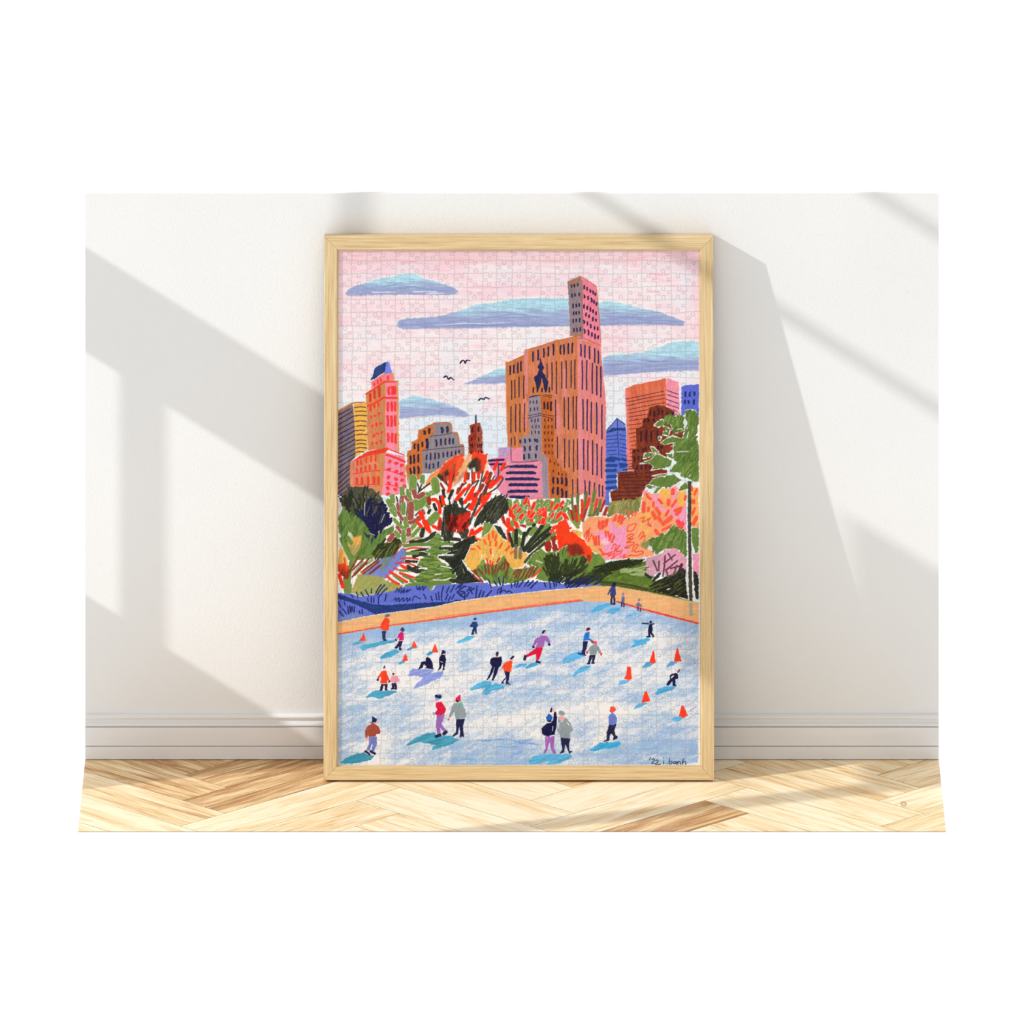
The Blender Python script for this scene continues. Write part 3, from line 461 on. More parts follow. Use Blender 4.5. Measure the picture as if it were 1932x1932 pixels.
# ---- pink and orange bushes
T(1080, 900)
F('98884e', '500 590 520 430 560 360 700 350 870 335 960 310 1010 280 1000 420 960 520 830 570 640 540', c2='7c7a44', ang=-75, grain=.12, warp=1.8)
H('7c7a44', '520 440 700 360 1000 320 960 500 640 520', 40, 16, 110, ang=-78, jit=18, grain=.2); H('a8a060', '520 440 700 360 1000 320 960 500 640 520', 22, 10, 100, ang=-75, jit=20, grain=.25)
S('6c7838', 36, '790 440 810 590;842 330 850 470;920 400 915 500;530 590 600 420;940 320 960 400', grain=.1, alpha=.9)
F('f09a68', '140 690 230 590 300 580 450 570 520 600 600 560 650 530 800 600 900 540 990 500 1010 330 1030 230 1080 190 1150 240 1250 240 1330 145 1430 190 1500 128 1650 200 1668 780 1560 770 1470 690 1330 850 1110 900 1000 960 1110 1060 1200 1060 1180 1150 1000 1170 830 1190 470 1205 390 1115 270 1080 160 880', tex=.05, halo=1, warp=1.4)
PK = 'ee93b4'
F(PK, '1165 250 1240 240 1265 420 1380 480 1450 470 1470 300 1400 170 1500 130 1545 220 1500 340 1520 450 1600 460 1660 420 1660 760 1580 760 1520 620 1400 520 1290 500 1190 400', soft=.8, tex=.05); F(PK, '1020 200 1080 190 1120 240 1060 280', soft=.8)
F(PK, '530 650 600 660 640 740 790 700 780 960 840 1060 760 1180 480 1200 440 960 300 800 440 780 540 830', soft=1.2, tex=.05); F('f2c4d0', '390 920 460 900 560 950 480 1000 400 960', soft=2.5, alpha=.8)
F('ecb04e', '1260 250 1330 150 1430 190 1420 260 1310 320', soft=1.2); F('ecae50', '1540 220 1660 200 1655 340 1590 430 1540 400', soft=1); F('ecb052', '960 560 1100 500 1200 620 1020 660 1120 780 1110 890 1000 960 990 900 1060 820 990 700', soft=2, alpha=.85); F('ecb052', '220 960 290 1000 400 1110 270 1060', soft=1.5)
F('eda04e', '1728 160 1845 150 1845 740 1728 720', soft=.5, c2='f0a860')
RB = 'ee5436'
S(RB, 40, '1082 250 1100 290 1142 322;1260 330 1302 380;1452 430 1512 342;1182 370 1180 425;1112 450 1105 492;1362 560 1402 490;1312 772 1452 708;1735 140 1740 190;1782 250 1812 182;1752 540 1782 460;1640 330 1652 280;1460 420 1500 360')
S(RB, 56, '1468 190 1462 240;1402 345 1400 400;1042 380 1038 500;1172 520 1205 600;1225 460 1270 540;1252 590 1290 650;1322 690 1440 585;1215 780 1250 830;1765 350 1765 370;1752 700 1808 590;1500 490 1580 460;1520 540 1560 500;1390 640 1430 600'); S('ee4448', 70, '1540 650 1580 730;1600 680 1570 740')
S('ea4d3a', 17, '800 790 810 730 870 690 930 690 880 780 810 790;790 865 860 830 890 850 800 905 890 895 790 955 880 950 890 975 760 1035 830 1030;385 640 378 730 420 760 430 640 470 740 480 640 520 620 500 720;590 650 640 560 620 640 690 560 660 660 740 560 690 690 775 590;170 870 220 770 200 900 250 740 230 940 280 830;570 1050 610 980 640 1000 610 1090 690 995 640 1090 730 1070 680 1130;490 1125 580 1090 520 1160 620 1110 570 1195 660 1120;700 1165 780 1130 740 1180 830 1150;870 1085 900 1000 960 990 900 1090 1010 1080 1030 1110 930 1145 830 1140;965 870 1020 800 1040 830 985 910 1060 850 1040 930;980 610 1050 585 1020 660 1140 595 1100 650 1150 720 1090 690', rough=.3)
S('ee4e36', 30, '300 860 330 990;340 870 350 980;380 860 390 990;480 790 490 860;520 800 540 880;570 830 540 920;610 860 570 950;600 630 640 560;700 560 670 650;740 570 720 680;400 650 400 730;450 640 440 750;500 630 490 700;400 1050 460 1130;430 1130 520 1120'); S(RB, 24, '870 560 900 510;800 480 830 600;910 560 940 500')
F('ee3a18', '-60 900 0 790 60 850 130 900 200 1010 285 1070 285 1180 240 1250 200 1150 60 1120 -60 1150', soft=.6); H('f03a16', '-40 900 20 820 130 920 270 1080 240 1230 60 1060', 30, 30, 90, ang=50, jit=25, rough=.8); H('7e2418', '-40 1000 40 970 160 1080 100 1120 -40 1130', 20, 24, 90, ang=40, jit=30, grain=.1)
F('7e2418', '-60 1010 40 960 150 1040 160 1110 -40 1150', soft=2.4); F('8a2c1a', '200 1130 270 1140 240 1250', soft=1)
F(GR, '1110 910 1240 880 1380 830 1470 690 1540 750 1660 800 1672 1190 1560 1070 1400 1030 1300 1070 1240 1130 1180 1030 1110 990', c2=G2, ang=-60, grain=.04, warp=1.5, halo=.8); F(GR, '1735 745 1840 735 1842 900 1832 1105 1785 1105 1735 900', ang=-70, grain=.04, halo=.8); H('4f6a2c', '1120 920 1380 840 1480 710 1660 820 1660 1160 1540 1050 1300 1060 1240 1110', 60, 22, 120, ang=-62, jit=16, grain=.15, rough=.6); H('728c42', '1120 920 1380 840 1480 710 1660 820 1660 1160 1540 1050 1300 1060', 28, 14, 110, ang=-62, jit=16, grain=.22)
F('8a8448', '1000 960 1110 910 1130 980 1080 1060 1000 1010', soft=1.5)
F('dd94ac', '1005 1270 1100 1170 1200 1150 1300 1120 1380 1040 1500 1035 1590 1120 1665 1200 1665 1370 1560 1490 1400 1480 1260 1390 1150 1460 1060 1390', c2='c895a4', g='1400 1200 1080 1250', ang=-40, warp=1.4); F('ea93b0', '1750 1120 1842 1115 1842 1460 1755 1390')
S(W0, 10, '1330 1060 1380 1050;1400 1080 1430 1060;1330 1380 1260 1420;1090 1300 1130 1340;1200 1370 1210 1380', alpha=.9)
F('4c6024', '-40 1500 100 1400 250 1340 330 1200 480 1240 1030 1190 1020 1290 1070 1400 1130 1500 1300 1480 1600 1350 1690 1380 1700 1815 1500 1775 1100 1695 750 1625 450 1580 -40 1590', c2='6c8430', ang=-12, grain=.05, warp=1.5)
F('6f8a3c', '300 1130 400 1120 480 1230 380 1330 200 1420', ang=-60, soft=1, c2='5f7a34')
H('46601f', '0 1500 250 1360 480 1250 1010 1210 1060 1400 1120 1500 1100 1640 750 1610 400 1560', 90, 22, 170, ang=-14, jit=12, grain=.14, rough=.6)
H('232814', '480 1245 750 1220 1000 1205 930 1290 760 1320 500 1420 240 1470 330 1370', 80, 24, 160, ang=-14, jit=10, grain=.1, rough=.7)
H('9aaa6e', '640 1360 800 1330 1000 1310 1070 1440 900 1430', 40, 14, 110, ang=-10, jit=12, grain=.3); H('58702a', '520 1460 900 1430 1130 1490 1100 1570 760 1590', 30, 20, 150, ang=5, jit=10, grain=.2)
H('2c331a', '-20 1480 250 1420 500 1430 400 1540 0 1560', 40, 22, 150, ang=-30, jit=10, grain=.12)
F('232418', '1105 1600 1290 1480 1480 1440 1560 1430 1600 1345 1690 1380 1700 1810 1480 1770', c2='2c3018', ang=-35, grain=.05, warp=1.5); H('1b1c14', '1120 1600 1300 1490 1480 1450 1600 1380 1690 1400 1690 1790 1480 1750', 70, 22, 150, ang=-34, jit=12, grain=.08, rough=.7); H('4a5228', '1150 1590 1300 1500 1600 1420 1600 1700 1400 1700', 18, 10, 130, ang=-34, jit=8, grain=.25)
F('252a22', '1752 1380 1800 1378 1842 1480 1842 1790 1785 1770', warp=1.2)
S('3c4420', 34, '380 1575 760 1610 1200 1690 1690 1800;400 1530 800 1570 1100 1640', grain=.15); S('67782c', 18, '1150 1610 1300 1550;1200 1640 1400 1580;1480 1600 1560 1500', alpha=.5, grain=.2); S('e2d8d0', 14, '1380 1640 1430 1625;1500 1730 1540 1735;1560 1755 1680 1790', grain=.25)
S(W0, 30, '1210 1500 1300 1470', grain=.1); S('2c2a24', 40, '1070 1420 1140 1470;1180 1510 1270 1410;1200 1480 1250 1450')
S('583a4a', 26, '1180 1220 1240 1370;1262 1230 1260 1360;1352 1150 1340 1300 1318 1450;1332 1262 1500 1132;1402 1120 1452 1210;1372 1352 1530 1222;1362 1350 1402 1462;1432 1332 1600 1290;1522 1290 1472 1430', taper=.2); S('33282c', 44, '1592 1280 1550 1390 1490 1490;1610 1350 1600 1450', taper=.2)
# ---- right tree
T(1080, 700)
F('f3efec', '1850 640 1864 640 1864 1960 1840 1960 1830 1000 1800 960', soft=.4)
LF = '5f7c36'
tr = ('1645 575 1720 560 1790 575 1842 690 1830 800 1800 950 1850 1080 1845 1620 1770 1610 1690 1560 1560 1535 1650 1400 1480 1300 1470 1060 1640 960 1640 900 1680 830 1645 650', '1480 660 1550 650 1612 650 1632 850 1560 890 1500 905 1440 800 1420 720', '1330 720 1390 645 1442 700 1400 765', '1190 792 1240 740 1310 700 1335 760 1260 822', '1330 880 1420 880 1400 950 1320 930', '1320 800 1400 830 1440 860 1390 890', '1250 1000 1262 950 1300 960 1280 1010', '1290 1045 1380 980 1480 950 1620 1000 1480 1040 1350 1072', '1138 1105 1190 1110 1255 1180 1180 1190', '1030 1280 1050 1205 1120 1190 1215 1200 1110 1260', '985 1352 1060 1320 1130 1300 1230 1210 1330 1250 1460 1300 1420 1390 1300 1420 1150 1445 1190 1390 1120 1340', '1370 1200 1440 1210 1510 1285 1400 1250', '1400 1470 1450 1420 1530 1310 1660 1300 1640 1440 1580 1480', '1120 1650 1180 1570 1250 1560 1480 1500 1590 1600 1400 1705 1250 1690', '1178 1770 1240 1700 1305 1690 1220 1782', '1065 1690 1100 1660 1175 1680 1150 1722', '1535 1742 1600 1650 1685 1620 1685 1710 1600 1745', '1160 1530 1260 1510 1400 1490 1330 1530')
for q in tr: F(W0, q, halo=1.1, tex=0)
for q in tr: F(LF, q, c2='587431', ang=-55, grain=.03, warp=1.4)
for q in tr[:3]: H('4c662b', q, 26, 20, 110, ang=-62, jit=20, grain=.15); H('728c42', q, 12, 14, 100, ang=-62, jit=20, grain=.22)
H('4c662b', '1660 600 1800 620 1800 1100 1820 1600 1690 1540 1560 1500 1660 1340 1500 1200 1640 980', 60, 22, 130, ang=-62, jit=20, grain=.15); H('728c42', '1660 600 1800 620 1800 1100 1820 1600 1690 1540 1560 1500 1660 1340 1500 1200 1640 980', 34, 14, 110, ang=-62, jit=20, grain=.22)
S('7c963f', 26, '1700 620 1690 800;1520 680 1530 800;1760 700 1740 900;1690 1400 1600 1540;1730 1340 1660 1430;1560 1080 1680 1000', alpha=.5, grain=.2); S('4e6a2c', 60, '1780 1100 1780 1500;1700 1000 1600 1150;1790 620 1760 760', alpha=.45, grain=.15)
S(W0, 12, '1690 890 1672 980;1520 1180 1690 1170;1590 1560 1680 1650;1260 1200 1350 1260;1430 1290 1520 1330;1470 930 1380 980;1700 1540 1720 1510;1500 1080 1440 1100;1530 850 1600 840', alpha=.85, grain=.1)
T(1080, 900)
F('efe9e5', '1660 700 1745 700 1745 1000 1770 1500 1790 1780 1690 1800 1650 1500 1672 1000', warp=1.4, alpha=.95)
F('3a3a30', '1686 60 1730 60 1732 700 1738 1200 1758 1850 1702 1850 1692 1500 1688 1100 1680 600', grain=.07, ang=88, warp=.9)
# ---- blue water strip and tan path
T(630, 1080)
F('5b68c6', '', P=[(636, 1118)] + pts('250 318 300 325 345 360 460 345 700 300 880 265 1000 222 1040 205 1200 196 1380 200 1410 272 1440 250 1500 185 1932 158') + [(882, 1100)] + [(920, 1099), (927, 1107), (963, 1103), (990, 1097), (1030, 1098), (1080, 1104), (1132, 1102), (1136, 1112), (1030, 1116), (862, 1137), (636, 1176)], tex=.05, ang=5)
F('7a8aa0', '60 640 400 600 480 640 60 730', soft=2, alpha=.6)
F('1e3372', '50 312 160 340 300 392 560 460 760 476 1400 440 1960 405 1932 420 1500 495 1100 545 900 572 740 590 600 612 480 545 300 460 50 378', tex=.14, ang=12)
NB = '1c2a66'
S(NB, 20, '330 288 350 362;395 290 430 345;460 258 510 345;548 240 545 300;610 310 650 230 690 180;630 330 690 240 740 182;660 350 720 280 775 230;250 325 280 360;545 360 545 440;580 370 582 440;490 380 500 420;650 360 650 450;765 320 745 415;1310 320 1340 385;1415 350 1435 415;1485 310 1500 400;1525 290 1535 400;1595 200 1570 320 1570 410;1680 205 1640 300;1660 320 1630 400;1700 350 1670 410;1760 180 1700 290;1830 190 1780 240;1755 320 1720 390;1800 280 1910 380;1875 170 1830 230', rough=.3)
S(NB, 16, '870 400 910 370 905 420 950 370 950 430 1010 365 1010 425 1070 370 1070 430 1110 370 1110 410;1145 415 1160 360 1190 350 1255 385;900 290 925 230 945 290 965 225 990 235 975 300 1030 240 1010 300 1080 250 1060 290 1120 245;1205 195 1220 250 1250 205 1250 255 1300 200 1300 260 1340 200;1840 330 1910 290', rough=.3)
S(NB, 20, '65 430 100 510;150 430 165 480;80 570 140 640;130 530 180 600;200 500 215 600;230 490 240 580;250 500 250 580;270 560 270 500;300 500 295 580;370 560 380 600;410 540 415 600', rough=.3)
T(860, 1080)
S(NB, 22, '0 240 90 170;20 290 110 210 150 205;20 290 80 350;70 280 130 290 130 390;160 270 230 220;190 210 240 310;210 270 270 230;160 350 190 290;310 200 290 390;370 260 325 385;410 280 380 370;520 265 430 370;-10 410 120 410;480 110 515 215;560 130 600 190;620 80 650 180;700 60 685 190;810 160 815 215;870 130 855 195;910 130 885 215;985 120 920 210;1060 120 1000 205;1130 120 1050 200;1190 125 1090 230;1290 150 1310 210;1370 140 1380 235;1425 110 1440 210;1475 110 1465 190;1510 140 1520 170', rough=.35)
S('181d4c', 26, '1640 130 1600 190;1720 130 1620 220;1780 150 1670 220;1870 130 1730 230;1760 90 1650 160;1830 80 1740 150;1900 90 1800 170;1990 60 1870 150;2050 90 1900 180;2120 110 1990 200;1680 60 1600 160;1560 80 1500 150', rough=.4)
S('181d4c', 16, '605 305 620 250 670 225 640 300 690 260 720 270 740 290 780 270 820 300', rough=.3)
PTH = [(634, 1176), (682, 1165), (727, 1158), (824, 1145), (860, 1136), (943, 1124), (1028, 1115), (1100, 1108.5), (1119, 1105), (1164, 1107), (1222, 1117), (1298, 1133), (1318, 1138)]
PTB = [(1318, 1177), (1274, 1166), (1209, 1149.5), (1163, 1135), (1119, 1135.5), (1100, 1134), (1015, 1144), (937, 1154.5), (860, 1165), (824, 1170), (733, 1182), (634, 1198)]
L_('efe9e4', 2.2, [PTH[:8]], rough=.9, grain=.1); L_('8c9a54', 2.4, [PTH[8:]], rough=.8, alpha=.6)
F('e8b072', '', P=PTH + PTB, c2='e9a873', ang=-5, tex=.04); L_('c9b070', 3.5, [[(x, y + 2) for x, y in PTH]], alpha=.4, grain=.25, rough=.8)
# ---- ice
ICE = [(634, 1198), (733, 1182), (824, 1170), (860, 1165), (937, 1154.5), (1015, 1144), (1100, 1134), (1119, 1135.5), (1163, 1135), (1209, 1149.5), (1274, 1166), (1318, 1177), (1317, 1440), (1311, 1438), (1290, 1442), (634, 1444)]
w = win(634, 1130, 1320, 1446); j, i, X, Y = w
m = inside(ICE, X + 1.5 * (vnoise(X * .3, Y * .3) - .5), Y)
den = .55 + .42 * (strk(X, Y, -12, 60, 14, 4.) - .5) + .42 * (strk(X, Y, -26, 20, 5, 8.) - .5) + .2 * (strk(X, Y, 3, 30, 4, 6.) - .5)
den += .42 * np.exp(-((Y - (1196 - (X - 636) * .128)) / 20) ** 2) * (X < 1130) + .3 * np.exp(-((Y - (1150 + (X - 1180) * .24)) / 22) ** 2) * (X > 1100)
den += .3 * np.clip((Y - 1385) / 40, 0, 1) * (X > 850) + .12 * (X > 1160) * (Y > 1300) - .14 * np.clip((Y - 1205) / 40, 0, 1) * (X < 870) * (Y < 1330) + .14 * (X < 690)
for cx, cy, rx, ry in ((800, 1228, 55, 22), (770, 1275, 60, 22), (720, 1280, 40, 24), (900, 1275, 70, 20), (960, 1240, 70, 18), (965, 1365, 60, 15), (1000, 1385, 40, 20), (1125, 1230, 24, 40), (1240, 1245, 60, 22), (1215, 1285, 60, 22), (1290, 1335, 26, 22), (1150, 1370, 26, 40), (1060, 1390, 40, 45), (830, 1350, 50, 40), (700, 1410, 36, 44), (740, 1438, 60, 8), (880, 1210, 40, 16), (1150, 1340, 60, 14), (1250, 1205, 30, 22), (1100, 1440, 60, 8), (1060, 1345, 90, 10), (1200, 1340, 50, 12)):
    den -= .34 * np.exp(-((X - cx) / rx) ** 2 - ((Y - cy) / ry) ** 2)
sp = np.clip((den - (.75 * _fine[j, i] + .25 * strk(X, Y, -20, 5, 1.5, 2.))) * 1.9 + .42, 0, 1)
cb = np.array([140, 174, 218], np.float32) * (1 - .6 * vnoise(X * .05, Y * .09)[..., None]) + np.array([160, 196, 216], np.float32) * .6 * vnoise(X * .05, Y * .09)[..., None]
cb = np.where((vnoise(X * .8 + 40, Y * .8) > .8)[..., None], np.array([152, 160, 205], np.float32), cb)
bs = np.empty_like(cb); bs[:] = (233, 230, 230)
wm = np.clip((700 - X) / 60, 0, 1)[..., None]; cb = cb * (1 - .35 * wm) + np.array([165, 175, 190], np.float32) * .35 * wm
ic = bs * (1 - sp[..., None]) + cb * sp[..., None]; CV[j, i] = np.where(m[..., None], ic, CV[j, i])
T(860, 1250)
S('5f8ad0', 18, '380 1140 700 1120 900 1150 1100 1120;760 1190 1000 1180 1200 1200;600 1230 900 1230;850 1160 1150 1180;300 1130 500 1150', alpha=.6, grain=.35); S('7aa0de', 40, '700 1430 800 1370 960 1300;100 1400 300 1420;860 1340 960 1300', alpha=.6, grain=.4); S('7aa0de', 30, '30 130 200 110 400 70;-200 1300 -60 1260', alpha=.4, grain=.4)
T(1080, 1250); S('7aa2e0', 26, '860 310 1000 230 1200 150;300 180 480 110;900 1250 1100 1260 1300 1240;1000 1350 1400 1330', alpha=.5, grain=.4); S('b08ab4', 24, '1720 700 1800 645', alpha=.7, grain=.3)
L_('e2553a', 3.0, [[(636, 1196.5), (733, 1180.5), (824, 1168.5), (860, 1163.5), (937, 1153), (1015, 1143), (1098, 1133)]], rough=.7, grain=.12); L_('ea6a4a', 1.6, [[(820, 1165), (860, 1160), (937, 1151), (1015, 1140), (1096, 1131)]], rough=.5, grain=.3)
L_('dc3a34', 3.4, [[(1164, 1135), (1209, 1148.5), (1274, 1165), (1318, 1176.5)]], rough=.8, grain=.1); L_('e8a0a4', 1.2, [[(1230, 1157), (1274, 1168), (1316, 1178)]], alpha=.8)
T(1080, 900); S('9c968a', 56, '1725 1860 1728 2000', alpha=.75, grain=.1)
# ---- skaters, their shadows and the cones
CY = '4ba3c6'; CB = '56aedd'
def sh(s, c=CY, c2='3c93bb'): F(c, s, c2=c2, ang=-18, warp=.9, tex=.1)
FL = 'eaa0a4'; FB = '8c4432'; CO = 'ee4426'
T(630, 1080)
sh('390 1092 430 1060 700 1002 905 985 890 1018 720 1052 520 1102 408 1147'); F('ea3e20', '745 660 800 668 812 720 795 850 715 852 672 800 700 720', warp=.5); D('6b6072', 26, '770 636;785 625'); D('b08080', 10, '760 655'); F('22305c', '700 855 762 855 748 965 790 992 720 1004 704 960', warp=.4)
sh('268 1032 350 1000 440 1005 380 1042 280 1062', c='5aa6c4'); F(CO, '432 868 470 1000 355 1000 400 955', warp=.4)
sh('662 1242 750 1168 900 1122 965 1152 850 1222 690 1274', c='48a4c8'); F('cc1c64', '985 862 1015 880 1020 985 952 998 948 950 918 978 945 900', warp=.4); D('2a3462', 26, '990 842;1005 832'); D(FL, 12, '975 860'); D(NV, 15, '905 985'); F(NV, '945 1000 1008 1000 975 1085 992 1138 950 1132 948 1080 912 1112 878 1104 930 1040', warp=.4)
sh('1058 1122 1130 1088 1205 1100 1080 1146'); F(CO, '1175 994 1216 1098 1128 1095 1150 1040', warp=.4); sh('1338 1192 1420 1145 1478 1165 1370 1217'); F(CO, '1475 1034 1524 1168 1425 1165 1450 1090', warp=.4); sh('932 1322 1000 1288 1065 1300 950 1347'); F(CO, '1040 1178 1084 1282 998 1302 1018 1230', warp=.4)
sh('1078 1492 1150 1400 1240 1408 1470 1420 1400 1482 1310 1535 1200 1502 1100 1524', c='8290d6', c2='8a98da'); sh('1150 1697 1220 1610 1350 1500 1500 1450 1592 1450 1580 1515 1350 1632 1200 1682', c='8494dc', c2='8e9cdc')
F(INK, '1340 1250 1362 1228 1402 1250 1440 1330 1442 1390 1472 1412 1380 1405 1330 1402 1350 1370 1312 1335 1292 1390 1228 1418 1258 1350 1275 1300 1335 1295', warp=.5)
F(INK, '1560 1200 1622 1205 1637 1280 1608 1395 1632 1410 1580 1447 1590 1380 1582 1330 1558 1400 1508 1442 1540 1370 1533 1260', warp=.4); D(FB, 18, '1580 1182'); D(NV, 24, '1592 1158;1605 1165'); S(W0, 9, '1530 1440 1555 1415;1590 1435 1630 1412;1555 1300 1585 1310')
sh('450 1832 540 1750 690 1700 700 1732 900 1720 922 1742 800 1802 650 1848 590 1815', c='4a9fc0')
F('ec3c1c', '730 1425 762 1435 808 1560 775 1590 782 1625 678 1618 690 1512 645 1562 630 1540 690 1450', warp=.4); D('f0b0a8', 14, '745 1402'); F(NV, '736 1350 756 1388 712 1408', warp=.3); D(NV, 17, '640 1566;808 1588'); F(NV, '690 1628 782 1628 776 1700 797 1726 744 1722 742 1650 722 1650 704 1728 668 1726', warp=.4)
F('e893a8', '850 1510 922 1508 962 1568 938 1602 836 1606 814 1560', warp=.4); D(FL, 18, '860 1492'); D('3a2230', 15, '868 1478'); V(NV, 36, '862 1612 1702;900 1610 1702'); S(NV, 20, '840 1700 870 1695;890 1700 915 1698')
T(860, 1080)
sh('0 1042 50 985 180 930 290 922 200 990 60 1032', c='5cbce0', c2='4aa6d2'); F('22386e', '250 715 310 720 322 770 302 802 250 800 215 795 198 782', warp=.4); D('22386e', 20, '280 678'); F('1e2f60', '250 800 300 800 312 888 285 900 272 850 262 908 224 912', warp=.4)
sh('858 1387 930 1330 1032 1325 1020 1362 880 1398', c=CB, c2='4a9cd0'); sh('1004 1392 1080 1330 1180 1310 1194 1347 1030 1407', c='4a9cd0')
F('9a62b0', '1250 915 1330 930 1382 1010 1372 1042 1342 1032 1300 990 1280 1092 1168 1088 1190 1020 1142 1072 1113 1070 1160 970', warp=.4); D('f0aeb4', 22, '1295 890'); F(NV, '1250 892 1265 845 1316 838 1302 868 1272 896', warp=.3); D(NV, 19, '1130 1086;1360 1050')
F('d40f36', '1170 1090 1272 1094 1248 1180 1212 1278 1174 1282 1170 1190 1030 1242 1008 1212 1150 1120', warp=.4); S(NV, 40, '1012 1222 1002 1268'); S(NV, 34, '1180 1298 1222 1312')
sh('202 1702 280 1640 400 1590 525 1588 510 1640 600 1618 722 1660 700 1692 540 1722 450 1787 380 1772 430 1680 300 1702 220 1727', c=CB, c2='46a0c6')
F(INK, '540 1240 620 1235 662 1224 678 1290 655 1362 640 1372 530 1372 494 1330 510 1260', warp=.4); F(INK, '530 1365 638 1365 592 1490 545 1582 524 1577 552 1470 540 1450 500 1532 438 1584 500 1460', warp=.4); D(FB, 18, '600 1212'); D(NV, 24, '604 1182'); S(W0, 7, '545 1460 565 1380')
F('f04820', '790 1280 828 1300 802 1452 708 1442 692 1400 662 1412 700 1330', warp=.4); D('f0a8a4', 15, '815 1275;660 1436'); S(NV, 32, '808 1256 838 1230'); F(NV, '705 1440 788 1450 782 1530 762 1598 803 1642 728 1642 735 1540 692 1598 712 1638 652 1622 730 1520', warp=.4); S(W0, 7, '670 1622 700 1630;740 1632 780 1634')
T(1080, 1080)
F(CB, '-135 1262 0 1180 120 1140 202 1210 100 1262 -50 1312 -138 1334', c2='6aaee6', ang=-25, warp=.9); sh('0 1522 40 1440 140 1375 278 1354 250 1402 100 1472 20 1532', c=CB, c2='48a6d6')
F('1c6fc8', '205 868 252 868 242 958 292 985 270 997 215 987 158 1002 165 930 185 890', warp=.4); D('5c1c26', 22, '222 836;235 822'); D(FL, 12, '225 858'); S(FB, 32, '282 1005 308 1020'); F(NV, '154 1004 228 1004 208 1110 182 1152 192 1218 130 1182 150 1100', warp=.4); S('1c2a70', 30, '90 1180 170 1200', alpha=.8)
F('86959a', '300 1050 362 1050 425 1170 390 1184 362 1130 352 1197 248 1192 260 1120 222 1168 215 1160 240 1110', warp=.4); D('ec4f86', 26, '340 1026'); D(FB, 16, '300 1025'); D('e03a50', 18, '214 1166;420 1190'); F(NV, '254 1200 342 1200 312 1320 284 1322 292 1230 252 1335 222 1327', warp=.4); S(NV, 26, '222 1330 250 1330;285 1322 315 1322')
sh('255 580 330 510 480 450 585 460 500 512 320 584', c=CB, c2='44a2d4'); sh('478 592 550 530 705 500 690 542 590 604', c=CB, c2='44a2d4'); sh('755 658 850 590 945 570 920 612 800 658', c='68b4e4', c2='5aa6dc')
F('2e3a78', '570 200 622 200 638 310 612 352 550 342 550 270 525 332 506 322 550 240', warp=.4); D(NV, 26, '600 182;612 168'); V(NV, 28, '570 345 462;612 345 472'); S(NV, 20, '560 455 580 460;600 465 618 460')
D('8a7c90', 18, '738 312;740 322'); F('566494', '718 345 766 360 757 435 712 432', warp=.4); V('26224c', 22, '718 430 502;750 435 505'); D('8a7c90', 18, '968 405;975 395'); F('6c6688', '960 430 1028 492 990 502 940 492 916 478', warp=.4); V('3a3258', 20, '956 495 562;992 510 575')
sh('848 1097 900 1040 888 984 960 985 1100 950 1144 970 1090 1022 960 1072', c=CB, c2='40a0d4'); D(NV, 20, '1140 725'); S(INK, 20, '1018 741 1108 749;1160 753 1188 751'); F(INK, '1120 752 1162 758 1173 840 1162 870 1195 930 1170 957 1158 920 1132 888 1142 948 1072 947 1078 928 1110 922 1098 850', warp=.4)
sh('1018 1372 1070 1320 1120 1305 1195 1330 1080 1392 1030 1397', c='58a4d4', c2='4a90c4'); F('f0381c', '1170 1145 1192 1140 1215 1325 1160 1328 1118 1305 1150 1220', warp=.4); sh('1362 1362 1440 1295 1535 1300 1480 1352 1390 1382', c='62a4d6', c2='5a98cc'); F('f0381c', '1520 1108 1540 1112 1592 1296 1478 1296', warp=.4); sh('652 1642 690 1580 760 1565 855 1570 780 1622', c='6ab2e4', c2='62a8de'); F('f0381c', '800 1372 848 1375 868 1540 875 1555 820 1570 752 1552 780 1500', warp=.5)
sh('1208 1772 1240 1700 1380 1660 1515 1664 1460 1712 1300 1762 1230 1787', c='4aa4d4', c2='40a0d0'); D('9a4a36', 17, '1545 1446;1558 1430'); F(INK, '1510 1465 1542 1490 1542 1550 1500 1562 1502 1620 1518 1662 1462 1658 1458 1582 1410 1642 1368 1652 1372 1618 1420 1560 1422 1500 1460 1475', warp=.4); S(W0, 18, '1442 1536 1470 1508')
T(630, 1250)
sh('88 1467 170 1390 330 1330 450 1308 592 1360 540 1422 350 1462 180 1478', c='3d93b0', c2='2f7f9e')
F('6972b8', '508 1082 628 1082 622 1200 582 1292 548 1287 565 1200 552 1182 522 1282 472 1287 510 1190', warp=.4); F('9c4434', '520 865 560 875 600 900 652 930 684 1000 670 1042 620 1042 610 1078 520 1082 492 1060 492 1112 458 1090 448 1000 490 930 545 900', warp=.5); D('eea49c', 22, '615 872;490 1112'); F(NV, '556 785 580 795 632 832 608 872 556 872', warp=.4); S(NV, 38, '462 1296 512 1338;535 1296 595 1328'); S(W0, 7, '455 1318 500 1345;530 1318 575 1345')
sh('1058 1192 1150 1120 1310 1040 1482 1020 1480 1062 1700 1070 1832 1128 1680 1212 1440 1272 1428 1252 1482 1202 1250 1162 1080 1212', c='429bba', c2='3a8aa8')
F('9160ae', '1500 762 1618 758 1590 840 1568 890 1642 1000 1610 1022 1550 950 1556 1042 1508 1042 1484 920', warp=.4); F('d2163c', '1488 580 1572 574 1638 680 1612 742 1558 772 1478 762 1474 730 1510 690 1484 640', warp=.4); D('f0a4ac', 28, '1495 535'); D('7aa0dc', 44, '1520 502'); D(NV, 26, '1500 492;1545 500'); D('8aa4d2', 22, '1460 746'); S(NV, 46, '1492 1076 1548 1056;1602 1040 1638 1012'); D(W0, 6, '1500 582')
